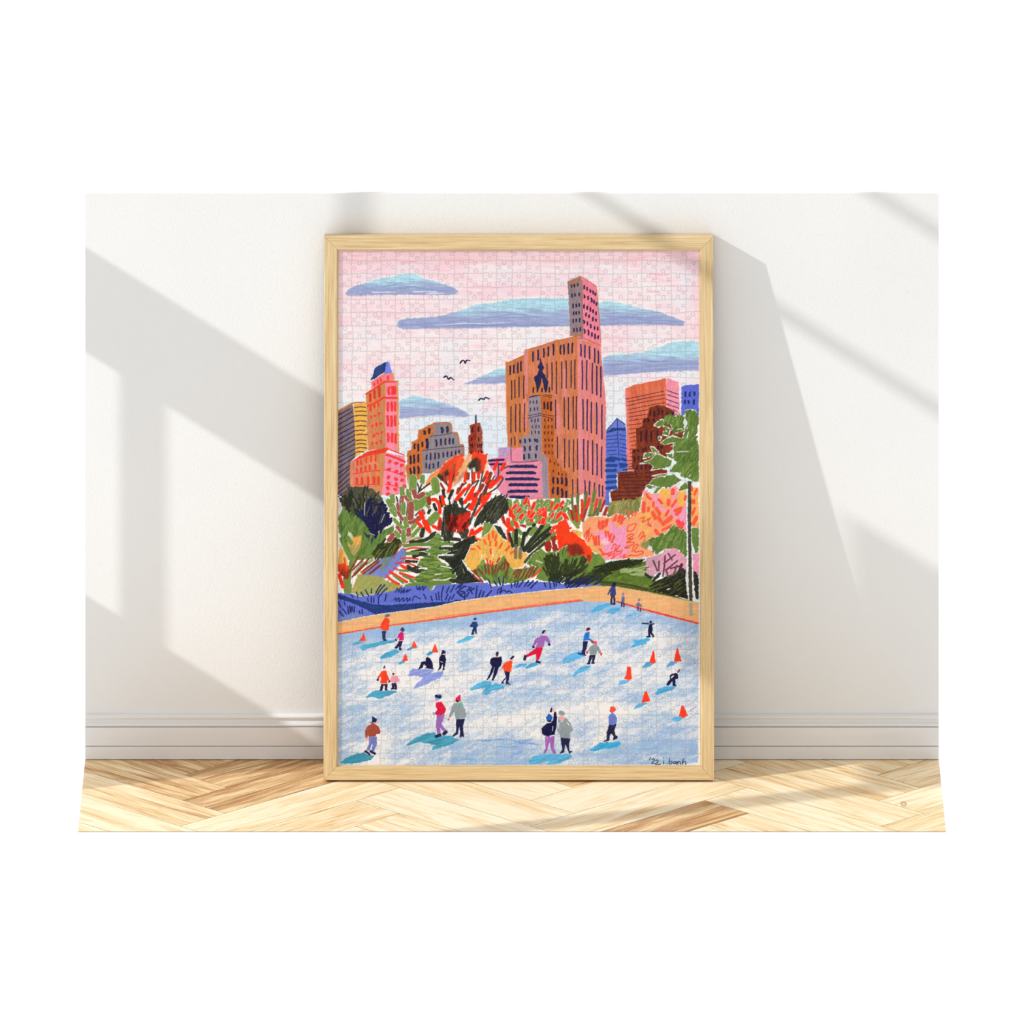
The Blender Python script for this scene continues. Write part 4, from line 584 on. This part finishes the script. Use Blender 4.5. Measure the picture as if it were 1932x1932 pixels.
F(NV, '1780 828 1912 818 1882 930 1892 1050 1902 1082 1830 1105 1842 1000 1822 930 1812 1042 1740 1084 1726 1072 1780 1010', warp=.4); F('86949a', '1750 590 1850 590 1912 680 1932 800 1778 832 1750 720 1702 802 1672 800 1720 650', warp=.4); F('58ba94', '1830 578 1872 584 1897 642 1840 612', warp=.4); D('eea0a8', 20, '1765 560'); D(NV, 27, '1800 552'); F('d01c48', '1845 458 1852 572 1818 560 1768 525', warp=.4); D('e04a5a', 16, '1670 828'); S(W0, 7, '1760 1078 1800 1055;1830 1095 1880 1080')
T(860, 1250)
sh('1062 1442 1130 1370 1280 1335 1500 1340 1682 1328 1692 1372 1600 1432 1460 1482 1328 1482 1382 1430 1200 1472 1080 1484', c='5cb0de', c2='4a9fd0')
F('9a5cae', '1300 1078 1437 1072 1432 1260 1472 1332 1418 1332 1384 1250 1370 1150 1332 1280 1310 1322 1268 1327 1308 1250', warp=.4); F('10103c', '1330 880 1418 850 1428 735 1462 718 1478 800 1464 960 1440 1052 1330 1083 1258 1042 1250 960', warp=.6); D('16163c', 30, '1360 842'); F('2258b4', '1358 738 1412 790 1402 835 1330 850 1313 800', warp=.4); S(INK, 30, '1396 675 1388 712'); D('f0a0a0', 20, '1422 700'); S(W0, 9, '1345 880 1390 872;1415 930 1410 990;1330 1075 1330 1110;1385 1075 1380 1090')
F(NV, '1528 1095 1672 1095 1652 1200 1652 1285 1708 1298 1650 1328 1612 1220 1596 1190 1582 1312 1506 1328 1550 1280 1540 1200', warp=.4); F('89949a', '1498 800 1610 812 1672 880 1714 985 1660 1032 1668 1112 1518 1092 1510 1040 1474 990 1488 880', warp=.5); D('eda0a0', 26, '1545 808;1530 815;1560 815'); D('87939a', 40, '1545 738'); S(W0, 10, '1502 880 1500 960;1620 870 1660 920;1535 862 1560 850')
T(1080, 1250)
sh('895 672 960 600 1030 585 1108 594 1000 652 910 682', c='62acdc', c2='5aa0d0'); F('f0381c', '1055 425 1085 418 1100 460 1132 566 1008 588 1040 480', warp=.5); sh('1448 852 1470 800 1550 780 1645 804 1530 868', c='62b0e2', c2='5aa4d8'); F('f0381c', '1590 632 1616 626 1686 775 1620 804 1552 780', warp=.5)
sh('248 1277 400 1170 540 1165 692 1148 704 1190 650 1242 420 1272 280 1297', c='3ea6da', c2='37a0d4'); F(NV, '540 895 645 900 612 990 632 1060 658 1070 652 1112 590 1138 602 1080 570 1040 546 1062 542 1130 502 1172 446 1152 500 1120 498 1020', warp=.5); F('6478cc', '558 740 602 734 654 810 642 892 580 915 534 902 524 780', warp=.4); D(FB, 18, '562 702;575 715'); D('ee4a2c', 36, '588 672;592 690'); S(W0, 10, '570 1050 590 1075;480 1158 520 1150')
S(INK, 11, '1142 1382 1120 1420;1158 1418 1176 1404 1194 1410 1190 1432 1156 1474 1206 1470;1214 1432 1234 1420 1250 1426 1246 1446 1214 1492 1284 1482;1332 1436 1330 1480;1328 1390 1330 1392;1376 1480 1382 1478;1414 1398 1410 1440 1412 1482;1412 1448 1440 1438 1454 1456 1440 1476 1412 1482;1510 1444 1480 1448 1476 1476 1500 1472 1512 1446 1518 1486;1534 1444 1534 1484;1536 1460 1556 1444 1572 1452 1576 1488;1620 1410 1606 1450 1602 1488;1606 1464 1634 1442 1652 1452 1656 1492', rough=.15)
F('efeae6', '', P=[(1318.6, 640), (1326, 640), (1326, 1452), (632, 1452), (632, 1444.2), (1312, 1443.6), (1318, 1436), (1318.4, 1170)], warp=.6, tex=.02)
tooth = np.clip((_fine - .62) * 2.4, 0, 1) * .2
CV[:] = CV + (np.array([244, 238, 234], np.float32) - CV) * tooth[..., None]
# ---- jigsaw seams: 25 x 40 interlocking pieces
PX0, PX1, PY0, PY1, NC, NR = 637.0, 1321.0, 467.5, 1446.0, 25, 40
cw, ch = (PX1 - PX0) / NC, (PY1 - PY0) / NR
GX = np.zeros((NR + 1, NC + 1)); GY = np.zeros((NR + 1, NC + 1))
for r in range(NR + 1):
    for c in range(NC + 1):
        GX[r, c] = PX0 + c * cw + (rng.uniform(-1.7, 1.7) if 0 < c < NC else 0); GY[r, c] = PY0 + r * ch + (rng.uniform(-1.5, 1.5) if 0 < r < NR else 0)
KN = [(0, 0), (.2, .02), (.36, .035), (.44, .0), (.445, -.05), (.40, -.12), (.385, -.2), (.41, -.27), (.46, -.31), (.52, -.315), (.58, -.285), (.61, -.22), (.605, -.14), (.565, -.06), (.565, -.0), (.64, .035), (.8, .02), (1, 0)]
SEAM = np.zeros((AH, AW), np.float32)
def seam(a, b, n):
    sg = rng.choice((-1, 1)); of = rng.uniform(-.07, .07); dx, dy = b[0] - a[0], b[1] - a[1]; ln = math.hypot(dx, dy); q = n / ln
    P = []
    for t, h in KN:
        tt = t + of * (1 - abs(2 * t - 1)); P.append((a[0] + dx * tt - dy * h * sg * q, a[1] + dy * tt + dx * h * sg * q))
    xs = [p[0] for p in P]; ys = [p[1] for p in P]; w = win(min(xs) - 2, min(ys) - 2, max(xs) + 2, max(ys) + 2)
    if w is None: return
    j, i, X, Y = w; best = np.full(X.shape, 9., np.float32)
    for k in range(len(P) - 1):
        x0, y0 = P[k]; ex, ey = P[k + 1][0] - x0, P[k + 1][1] - y0
        t = np.clip(((X - x0) * ex + (Y - y0) * ey) / (ex * ex + ey * ey + 1e-9), 0, 1)
        best = np.minimum(best, np.hypot(X - x0 - t * ex, Y - y0 - t * ey))
    SEAM[j, i] = np.maximum(SEAM[j, i], np.exp(-(best / .72) ** 2))
for r in range(1, NR):
    for c in range(NC): seam((GX[r, c], GY[r, c]), (GX[r, c + 1], GY[r, c + 1]), 25.)
for c in range(1, NC):
    for r in range(NR): seam((GX[r, c], GY[r, c]), (GX[r + 1, c], GY[r + 1, c]), 25.)
vis = np.clip((CV.mean(2) - 95) / 240, .07, .5) * SEAM
CV[:] = CV * (1 - .76 * vis[..., None]) + np.array([128, 126, 130], np.float32) * .76 * vis[..., None]
# ---------------------------------------------------------------- light: one sun through the window wall, bright white surroundings
K, M_ = 2.7, 0.62                # sun travels K across and M_*K down for every metre towards the wall
w = bpy.data.worlds.new('world'); scene.world = w; w.use_nodes = True
w.node_tree.nodes['Background'].inputs['Color'].default_value = (1, 1, 1, 1)
w.node_tree.nodes['Background'].inputs['Strength'].default_value = WORLD
sun = bpy.data.lights.new('sun', 'SUN'); so = bpy.data.objects.new('sun', sun); COL.objects.link(so)
import mathutils
so.rotation_euler = mathutils.Vector((K, 1.0, -M_ * K)).to_track_quat('-Z', 'Y').to_euler()
so.location = (-4, -1.5, 4)
sun.energy = SUN_E; sun.angle = math.radians(.65); sun.color = SUN_C
vs = scene.view_settings; vs.view_transform = 'Standard'; vs.look = 'None'; vs.gamma = 1; vs.exposure = 0; vs.use_curve_mapping = False
# ---------------------------------------------------------------- materials of the room
def plaster(name, c, bump=.35):
    m, nt, b = new_mat(name, .75, .15); b.inputs['Base Color'].default_value = tuple(c) + (1,)
    tc = N(nt, 'ShaderNodeTexCoord'); n1 = N(nt, 'ShaderNodeTexNoise', i_Scale=230.0, i_Detail=2.0, i_Roughness=.5)
    n2 = N(nt, 'ShaderNodeTexNoise', i_Scale=3.0, i_Detail=2.0)
    nt.links.new(tc.outputs['Object'], n1.inputs['Vector']); nt.links.new(tc.outputs['Object'], n2.inputs['Vector'])
    bp = N(nt, 'ShaderNodeBump', i_Strength=bump, i_Distance=.0012); nt.links.new(n1.outputs['Fac'], bp.inputs['Height']); nt.links.new(bp.outputs['Normal'], b.inputs['Normal'])
    c2 = [v * .97 for v in c]; nt.links.new(ramp(nt, n2.outputs['Fac'], [(.3, c), (.7, c2)]), b.inputs['Base Color'])
    return m
M_wall = plaster('white_plaster', WALL_C)
M_trim, nt, b = new_mat('white_gloss_paint', .45, .3); b.inputs['Base Color'].default_value = TRIM_C + (1,)
tc = N(nt, 'ShaderNodeTexCoord'); mp = N(nt, 'ShaderNodeMapping'); mp.inputs['Scale'].default_value = (1.5, 1, 30)
n1 = N(nt, 'ShaderNodeTexNoise', i_Scale=2.0, i_Detail=2.0); nt.links.new(tc.outputs['Object'], mp.inputs['Vector']); nt.links.new(mp.outputs['Vector'], n1.inputs['Vector'])
nt.links.new(ramp(nt, n1.outputs['Fac'], [(.3, TRIM_C), (.7, tuple(v * .96 for v in TRIM_C))]), b.inputs['Base Color'])
def wood(name, attr, stops, fine, dist=1.2, rough=.5, rnd=0., bump=.15, knot=None):
    m, nt, b = new_mat(name, rough, .25)
    at = N(nt, 'ShaderNodeAttribute', attribute_name=attr)
    # broad figure: distorted stretched noise; fine fibres on top
    mp = N(nt, 'ShaderNodeMapping'); mp.inputs['Scale'].default_value = fine[0]; nt.links.new(at.outputs['Vector'], mp.inputs['Vector'])
    n1 = N(nt, 'ShaderNodeTexNoise', i_Scale=1.0, i_Detail=3.0, i_Roughness=.55, i_Distortion=dist); nt.links.new(mp.outputs['Vector'], n1.inputs['Vector'])
    mp2 = N(nt, 'ShaderNodeMapping'); mp2.inputs['Scale'].default_value = fine[1]; nt.links.new(at.outputs['Vector'], mp2.inputs['Vector'])
    n2 = N(nt, 'ShaderNodeTexNoise', i_Scale=1.0, i_Detail=4.0, i_Roughness=.65, i_Distortion=.4); nt.links.new(mp2.outputs['Vector'], n2.inputs['Vector'])
    mx = N(nt, 'ShaderNodeMath', operation='MULTIPLY_ADD'); mx.inputs[1].default_value = .55; nt.links.new(n1.outputs['Fac'], mx.inputs[0])
    m2 = N(nt, 'ShaderNodeMath', operation='MULTIPLY'); m2.inputs[1].default_value = .45; nt.links.new(n2.outputs['Fac'], m2.inputs[0]); nt.links.new(m2.outputs[0], mx.inputs[2])
    out = mx.outputs[0]
    if rnd:
        a2 = N(nt, 'ShaderNodeAttribute', attribute_name='tone'); m3 = N(nt, 'ShaderNodeMath', operation='MULTIPLY_ADD'); m3.inputs[1].default_value = rnd
        nt.links.new(a2.outputs['Fac'], m3.inputs[0]); nt.links.new(out, m3.inputs[2]); out = m3.outputs[0]
    c = ramp(nt, out, stops)
    if knot:
        tc = N(nt, 'ShaderNodeTexCoord'); ds = N(nt, 'ShaderNodeVectorMath', operation='DISTANCE'); ds.inputs[1].default_value = knot
        mk = N(nt, 'ShaderNodeMapping'); mk.inputs['Scale'].default_value = (1, .36, 1); nt.links.new(tc.outputs['Object'], mk.inputs['Vector']); nt.links.new(mk.outputs['Vector'], ds.inputs[0])
        kr = ramp(nt, ds.outputs['Value'], [(.0025, (.0, .0, .0)), (.0045, (1, 1, 1)), (.0058, (1, 1, 1)), (.0075, (0, 0, 0))])
        mc = N(nt, 'ShaderNodeMix', data_type='RGBA'); nt.links.new(kr, mc.inputs['Factor']); nt.links.new(c, mc.inputs['A']); mc.inputs['B'].default_value = (.30, .16, .06, 1); c = mc.outputs['Result']
    nt.links.new(c, b.inputs['Base Color'])
    bp = N(nt, 'ShaderNodeBump', i_Strength=bump, i_Distance=.0006); nt.links.new(n2.outputs['Fac'], bp.inputs['Height']); nt.links.new(bp.outputs['Normal'], b.inputs['Normal'])
    return m
# ---------------------------------------------------------------- wall and baseboard
XL, XR = (161 - 966) / 1000.0, (1771 - 966) / 1000.0
ZT = (1430 - 365) / 1000.0
V, Fc = [], []; box(V, Fc, XL, XR, 0, .012, -.006, ZT)
wb = mesh_obj('wall_back', V, Fc, M_wall); tag(wb, kind='structure')
PB = [(.0085, 0), (.0085, .0016), (.0140, .0018), (.0140, .0244), (.0134, .0249), (.0080, .0251), (.0080, .0263), (.0124, .0265), (.0128, .0270), (.0128, .0300), (.0128, .0602), (.0124, .0608), (.0075, .0611), (.0075, .0622), (.0118, .0630), (.0124, .0655), (.0118, .0670), (.0100, .0680), (.0066, .0700), (.0052, .0720), (.0054, .0745), (.0085, .0765), (.0094, .0785), (.0090, .0805), (.0060, .0825), (.0022, .0838), (0.0, .0840)]
V, Fc = [], []
for x in (XL, XR):
    V += [(x, -p, z) for p, z in PB] + [(x, 0, 0)]
n = len(PB) + 1
for i in range(n): j = (i + 1) % n; Fc.append((i, j, n + j, n + i))
Fc += [tuple(range(n))[::-1], tuple(range(n, 2 * n))]
bb = mesh_obj('baseboard_back', V, Fc, M_trim); tag(bb, kind='structure')
# ---------------------------------------------------------------- herringbone floor
YF = -(135 + 4) * 0
def floor_pt(px, py):
    t = FP * CAMH / (py - CY0); return ((px - 966) * t / FP, t - DC)
YF = floor_pt(966, 1569)[1]
kx, ky = floor_pt(1705, 1517)
FLOOR_ST = FLOOR_STOPS
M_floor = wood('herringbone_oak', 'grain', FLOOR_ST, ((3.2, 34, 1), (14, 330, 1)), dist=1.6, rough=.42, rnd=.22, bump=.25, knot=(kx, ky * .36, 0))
M_sub, nt, b = new_mat('floor_joint_base', .9, .1); b.inputs['Base Color'].default_value = (.10, .055, .025, 1)  # dark brown base slab seen in the plank joints
def clip(poly, ax, lim, sign):
    out = []
    for i in range(len(poly)):
        a, c = poly[i], poly[(i + 1) % len(poly)]; da = (a[ax] - lim) * sign; dc = (c[ax] - lim) * sign
        if da >= 0: out.append(a)
        if (da >= 0) != (dc >= 0):
            t = da / (da - dc); out.append(tuple(a[q] + (c[q] - a[q]) * t for q in range(len(a))))
    return out
PW, PL = .115, .46
x_apex = floor_pt(345, 1500)[0]                       # a valley of the zigzag falls here
V, Fc, G, TN = [], [], [], []
s2 = math.sqrt(.5)
def plank(cx, cy, ang, seed):
    ca, sa = math.cos(ang), math.sin(ang); g = .00045; q = []
    for u, v in ((-PL / 2 + g, -PW / 2 + g), (PL / 2 - g, -PW / 2 + g), (PL / 2 - g, PW / 2 - g), (-PL / 2 + g, PW / 2 - g)):
        q.append((cx + u * ca - v * sa, cy + u * sa + v * ca, u, v))
    for ax, lim, s in ((0, XL, 1), (0, XR, -1), (1, 0.0, -1), (1, YF, 1)):
        q = clip(q, ax, lim, s)
        if len(q) < 3: return
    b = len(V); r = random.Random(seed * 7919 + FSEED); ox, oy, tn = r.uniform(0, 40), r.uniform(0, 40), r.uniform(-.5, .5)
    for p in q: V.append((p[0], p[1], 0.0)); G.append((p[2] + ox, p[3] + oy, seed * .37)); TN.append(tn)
    Fc.append(tuple(range(b, b + len(q))))
# herringbone lattice: two plank directions, step vectors along the zigzag column
sd = 0
for c in range(-8, 9):
    for r in range(-30, 31):
        # column c runs along y; pair of planks meets at the valley x = x_apex + c*2*PL*s2
        bx = x_apex + c * 2 * PL * s2; by = -.11 + r * PW / s2
        # right-hand plank: starts at the valley, runs to +x,+y ; left-hand plank runs to -x,+y and butts under it
        cx = bx + (PL / 2) * s2 + (PW / 2) * s2; cy = by + (PL / 2) * s2 - (PW / 2) * s2
        plank(cx, cy, math.pi / 4, sd * 2 + 1)
        cx = bx - (PL / 2) * s2 + (PW / 2) * s2; cy = by + (PL / 2) * s2 + (PW / 2) * s2
        plank(cx, cy, 3 * math.pi / 4, sd * 2 + 2)
        sd += 1
nb = len(V)
fl_faces = len(Fc)
zb = -.0007
b = len(V)
V += [(XL, YF, zb), (XR, YF, zb), (XR, 0.0, zb), (XL, 0.0, zb), (XL, YF + .03, -.008), (XR, YF + .03, -.008), (XR, 0, -.008), (XL, 0, -.008)]
G += [(0, 0, 0)] * 8; TN += [0] * 8
Fc += [(b, b + 1, b + 2, b + 3), (b + 4, b + 7, b + 6, b + 5), (b, b + 4, b + 5, b + 1), (b + 1, b + 5, b + 6, b + 2), (b + 2, b + 6, b + 7, b + 3), (b + 3, b + 7, b + 4, b)]
fl = mesh_obj('floor', V, Fc, M_floor); tag(fl, kind='structure'); fl.data.materials.append(M_sub)
for p in fl.data.polygons:
    if p.index >= fl_faces: p.material_index = 1
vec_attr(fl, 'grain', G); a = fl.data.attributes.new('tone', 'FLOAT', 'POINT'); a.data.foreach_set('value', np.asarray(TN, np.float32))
# ---------------------------------------------------------------- unseen window wall, plus overhead slab and right wall added to cut sky light
XS = -1.5                        # window wall on the left
def yv(px): return -((px - 966) / 1000.0 - XS) / K
def zv(bb_): return 1.43 - bb_ / 1000.0 + M_ * (-.805 - XS)
OPEN = [(x0, x1, b0, b1) for x0, x1, b0, b1 in OPENINGS]
ys = sorted({.02, YC} | {yv(v) for o in OPEN for v in o[:2]}); zs = sorted({-.006, 3.1} | {zv(v) for o in OPEN for v in o[2:]})
V, Fc = [], []
for i in range(len(ys) - 1):
    run = None
    for j in range(len(zs) - 1):
        cy, cz = (ys[i] + ys[i + 1]) / 2, (zs[j] + zs[j + 1]) / 2
        hole = any(min(yv(a), yv(b_)) < cy < max(yv(a), yv(b_)) and min(zv(c), zv(d)) < cz < max(zv(c), zv(d)) for a, b_, c, d in OPEN)
        if not hole and run is None: run = zs[j]
        if hole and run is not None: box(V, Fc, XS - .004, XS, ys[i], ys[i + 1], run, zs[j]); run = None
    if run is not None: box(V, Fc, XS - .004, XS, ys[i], ys[i + 1], run, zs[-1])
wl = mesh_obj('wall_left', V, Fc, M_wall); tag(wl, kind='structure')
V, Fc = [], []; box(V, Fc, XS, XW, YC, .02, 3.1, 3.14)
ce = mesh_obj('ceiling_light_block', V, Fc, M_wall); tag(ce, kind='structure')  # added unseen slab overhead, keeps sky light off the floor
V, Fc = [], []; box(V, Fc, XW, XW + .04, YC, .02, -.006, 3.1)
wr = mesh_obj('wall_right_light_block', V, Fc, M_wall); tag(wr, kind='structure')  # added unseen side wall, blocks sky light from the right
# ---------------------------------------------------------------- framed jigsaw leaning on the wall
TH = .036                        # depth of the moulding
def on_plane(px, py, d_at, z_at): pass
th = .111
def solve_front():
    # front face bottom edge seen at y=1472, top edge at y=446; the top back edge rests on the wall
    global th
    for _ in range(40):
        zb_ = TH * math.sin(th)
        t = FP * (CAMH - zb_) / (1472 - CY0); db = DC - t
        dt = TH * math.cos(th) + .0015
        zt_ = CAMH - (446 - CY0) * (DC - dt) / FP
        th = math.atan2(db - dt, zt_ - zb_)
    return db, zb_, math.hypot(db - dt, zt_ - zb_)
db, zb_, HT = solve_front()
WD = .5 * ((1348 - 610) * (DC - db) / FP + (1345 - 612) * (DC - .04) / FP)
FX = (979 - 966) * (DC - db) / FP
frame = bpy.data.objects.new('framed_jigsaw_puzzle', None); COL.objects.link(frame)
frame.location = (FX, -db, zb_); frame.rotation_euler = (math.pi / 2 - th, 0, 0)   # local x right, y up the picture, z out of it
tag(frame, 'pale oak frame holding a jigsaw of ice skaters below city towers, leaning on white wall', 'picture frame')
M_oak = wood('pale_oak_frame', 'grain', OAK_STOPS, ((7, 260, 260), (22, 900, 900)), dist=.5, rough=.5, bump=.2)
RW = .0263
PR = [(0, -TH), (0, -.0009), (.0003, -.0003), (.0009, 0), (RW - .0028, 0), (RW - .0022, -.0003), (RW - .002, -.0009), (RW - .002, -.0032), (RW, -.0034), (RW, -LIP), (RW - .0065, -LIP), (RW - .0065, -.0125), (RW - .013, -TH)]
def rail(L, place, seed):
    V, Fc, G = [], [], []; n = len(PR)
    segs = 2
    for e in range(2):
        for a, d in PR:
            s = a + .00022 if e == 0 else L - a - .00022; V.append(place(s, a, d)); G.append((s + seed * 3.1, a + seed * 1.73 - d, d * .2))
    for i in range(n): j = (i + 1) % n; Fc.append((i, n + i, n + j, j))
    Fc += [tuple(range(n)), tuple(range(n, 2 * n))[::-1]]
    o = mesh_obj('frame_rail', V, Fc, M_oak, frame); vec_attr(o, 'grain', G); return o
hw = WD / 2
rail(WD, lambda s, a, d: (s - hw, a, d), 1)
rail(WD, lambda s, a, d: (hw - s, HT - a, d), 2)
rail(HT, lambda s, a, d: (-hw + a, HT - s, d), 3)
rail(HT, lambda s, a, d: (hw - a, s, d), 4)
M_board, nt, b = new_mat('brown_backing_board', .9, .1); b.inputs['Base Color'].default_value = (.28, .18, .10, 1)
e = RW - .006
V, Fc = [], []; box(V, Fc, -hw + e, hw - e, e, HT - e, -.0115, -.0085)
mesh_obj('backing_board', V, Fc, M_board, frame)
# the assembled jigsaw: a fine sheet of card whose colour is the painted picture, seams pressed in
GS = 1.25
nx, ny = int((AX1 - AX0) * GS), int((AY1 - AY0) * GS)
gx = AX0 + (np.arange(nx) + .5) / GS; gy = AY0 + (np.arange(ny) + .5) / GS
cvl = CV[:ny * 2, :nx * 2].reshape(ny, 2, nx, 2, 3).mean((1, 3)); sml = SEAM[:ny * 2, :nx * 2].reshape(ny, 2, nx, 2).mean((1, 3))
c = np.clip(cvl / 255, 0, 1); c = np.where(c <= .04045, c / 12.92, ((c + .055) / 1.055) ** 2.4) * ART_GAIN
# px -> point of the sheet (view ray meets the leaning plane), expressed in the frame's own axes
PX, PY = np.meshgrid(gx, gy)
up = np.array([0, math.sin(th), math.cos(th)]); nrm = np.array([0, -math.cos(th), math.sin(th)])
o0 = np.array([FX, -db, zb_]); pl = o0 + nrm * (-LIP - .0004)
cp = np.array([0, -DC, CAMH]); dirx = (PX - 966) / FP; dirz = -(PY - CY0) / FP
den_ = nrm[1] + dirz * nrm[2]; t = ((pl - cp) @ nrm) / den_
wx = t * dirx; wy = -DC + t; wz = CAMH + t * dirz
lu = wx - FX; lw = (wy - o0[1]) * up[1] + (wz - o0[2]) * up[2]; ln_ = np.full_like(lu, -LIP - .0004) - sml * GROOVE
co_ = np.stack([lu, lw, ln_], -1).reshape(-1, 3).astype(np.float32)
idx = np.arange(nx * ny).reshape(ny, nx)
quads = np.stack([idx[1:, :-1], idx[1:, 1:], idx[:-1, 1:], idx[:-1, :-1]], -1).reshape(-1, 4).astype(np.int32)
me = bpy.data.meshes.new('jigsaw_puzzle'); nq = len(quads)
me.vertices.add(len(co_)); me.vertices.foreach_set('co', co_.ravel())
me.loops.add(nq * 4); me.loops.foreach_set('vertex_index', quads.ravel())
me.polygons.add(nq); me.polygons.foreach_set('loop_start', np.arange(0, nq * 4, 4, dtype=np.int32))
me.update(calc_edges=True)
ca = me.color_attributes.new('pigment', 'FLOAT_COLOR', 'POINT'); ca.data.foreach_set('color', np.concatenate([c.reshape(-1, 3), np.ones((nx * ny, 1))], 1).astype(np.float32).ravel())
me.polygons.foreach_set('use_smooth', np.ones(nq, bool))
pz = bpy.data.objects.new('jigsaw_puzzle', me); COL.objects.link(pz); pz.parent = frame
tag(pz, 'jigsaw picture of skaters, cones, autumn trees and towers, signed at lower right')
M_art, nt, b = new_mat('printed_card', .6, .05); at = N(nt, 'ShaderNodeVertexColor', layer_name='pigment'); nt.links.new(at.outputs['Color'], b.inputs['Base Color'])
me.materials.append(M_art)
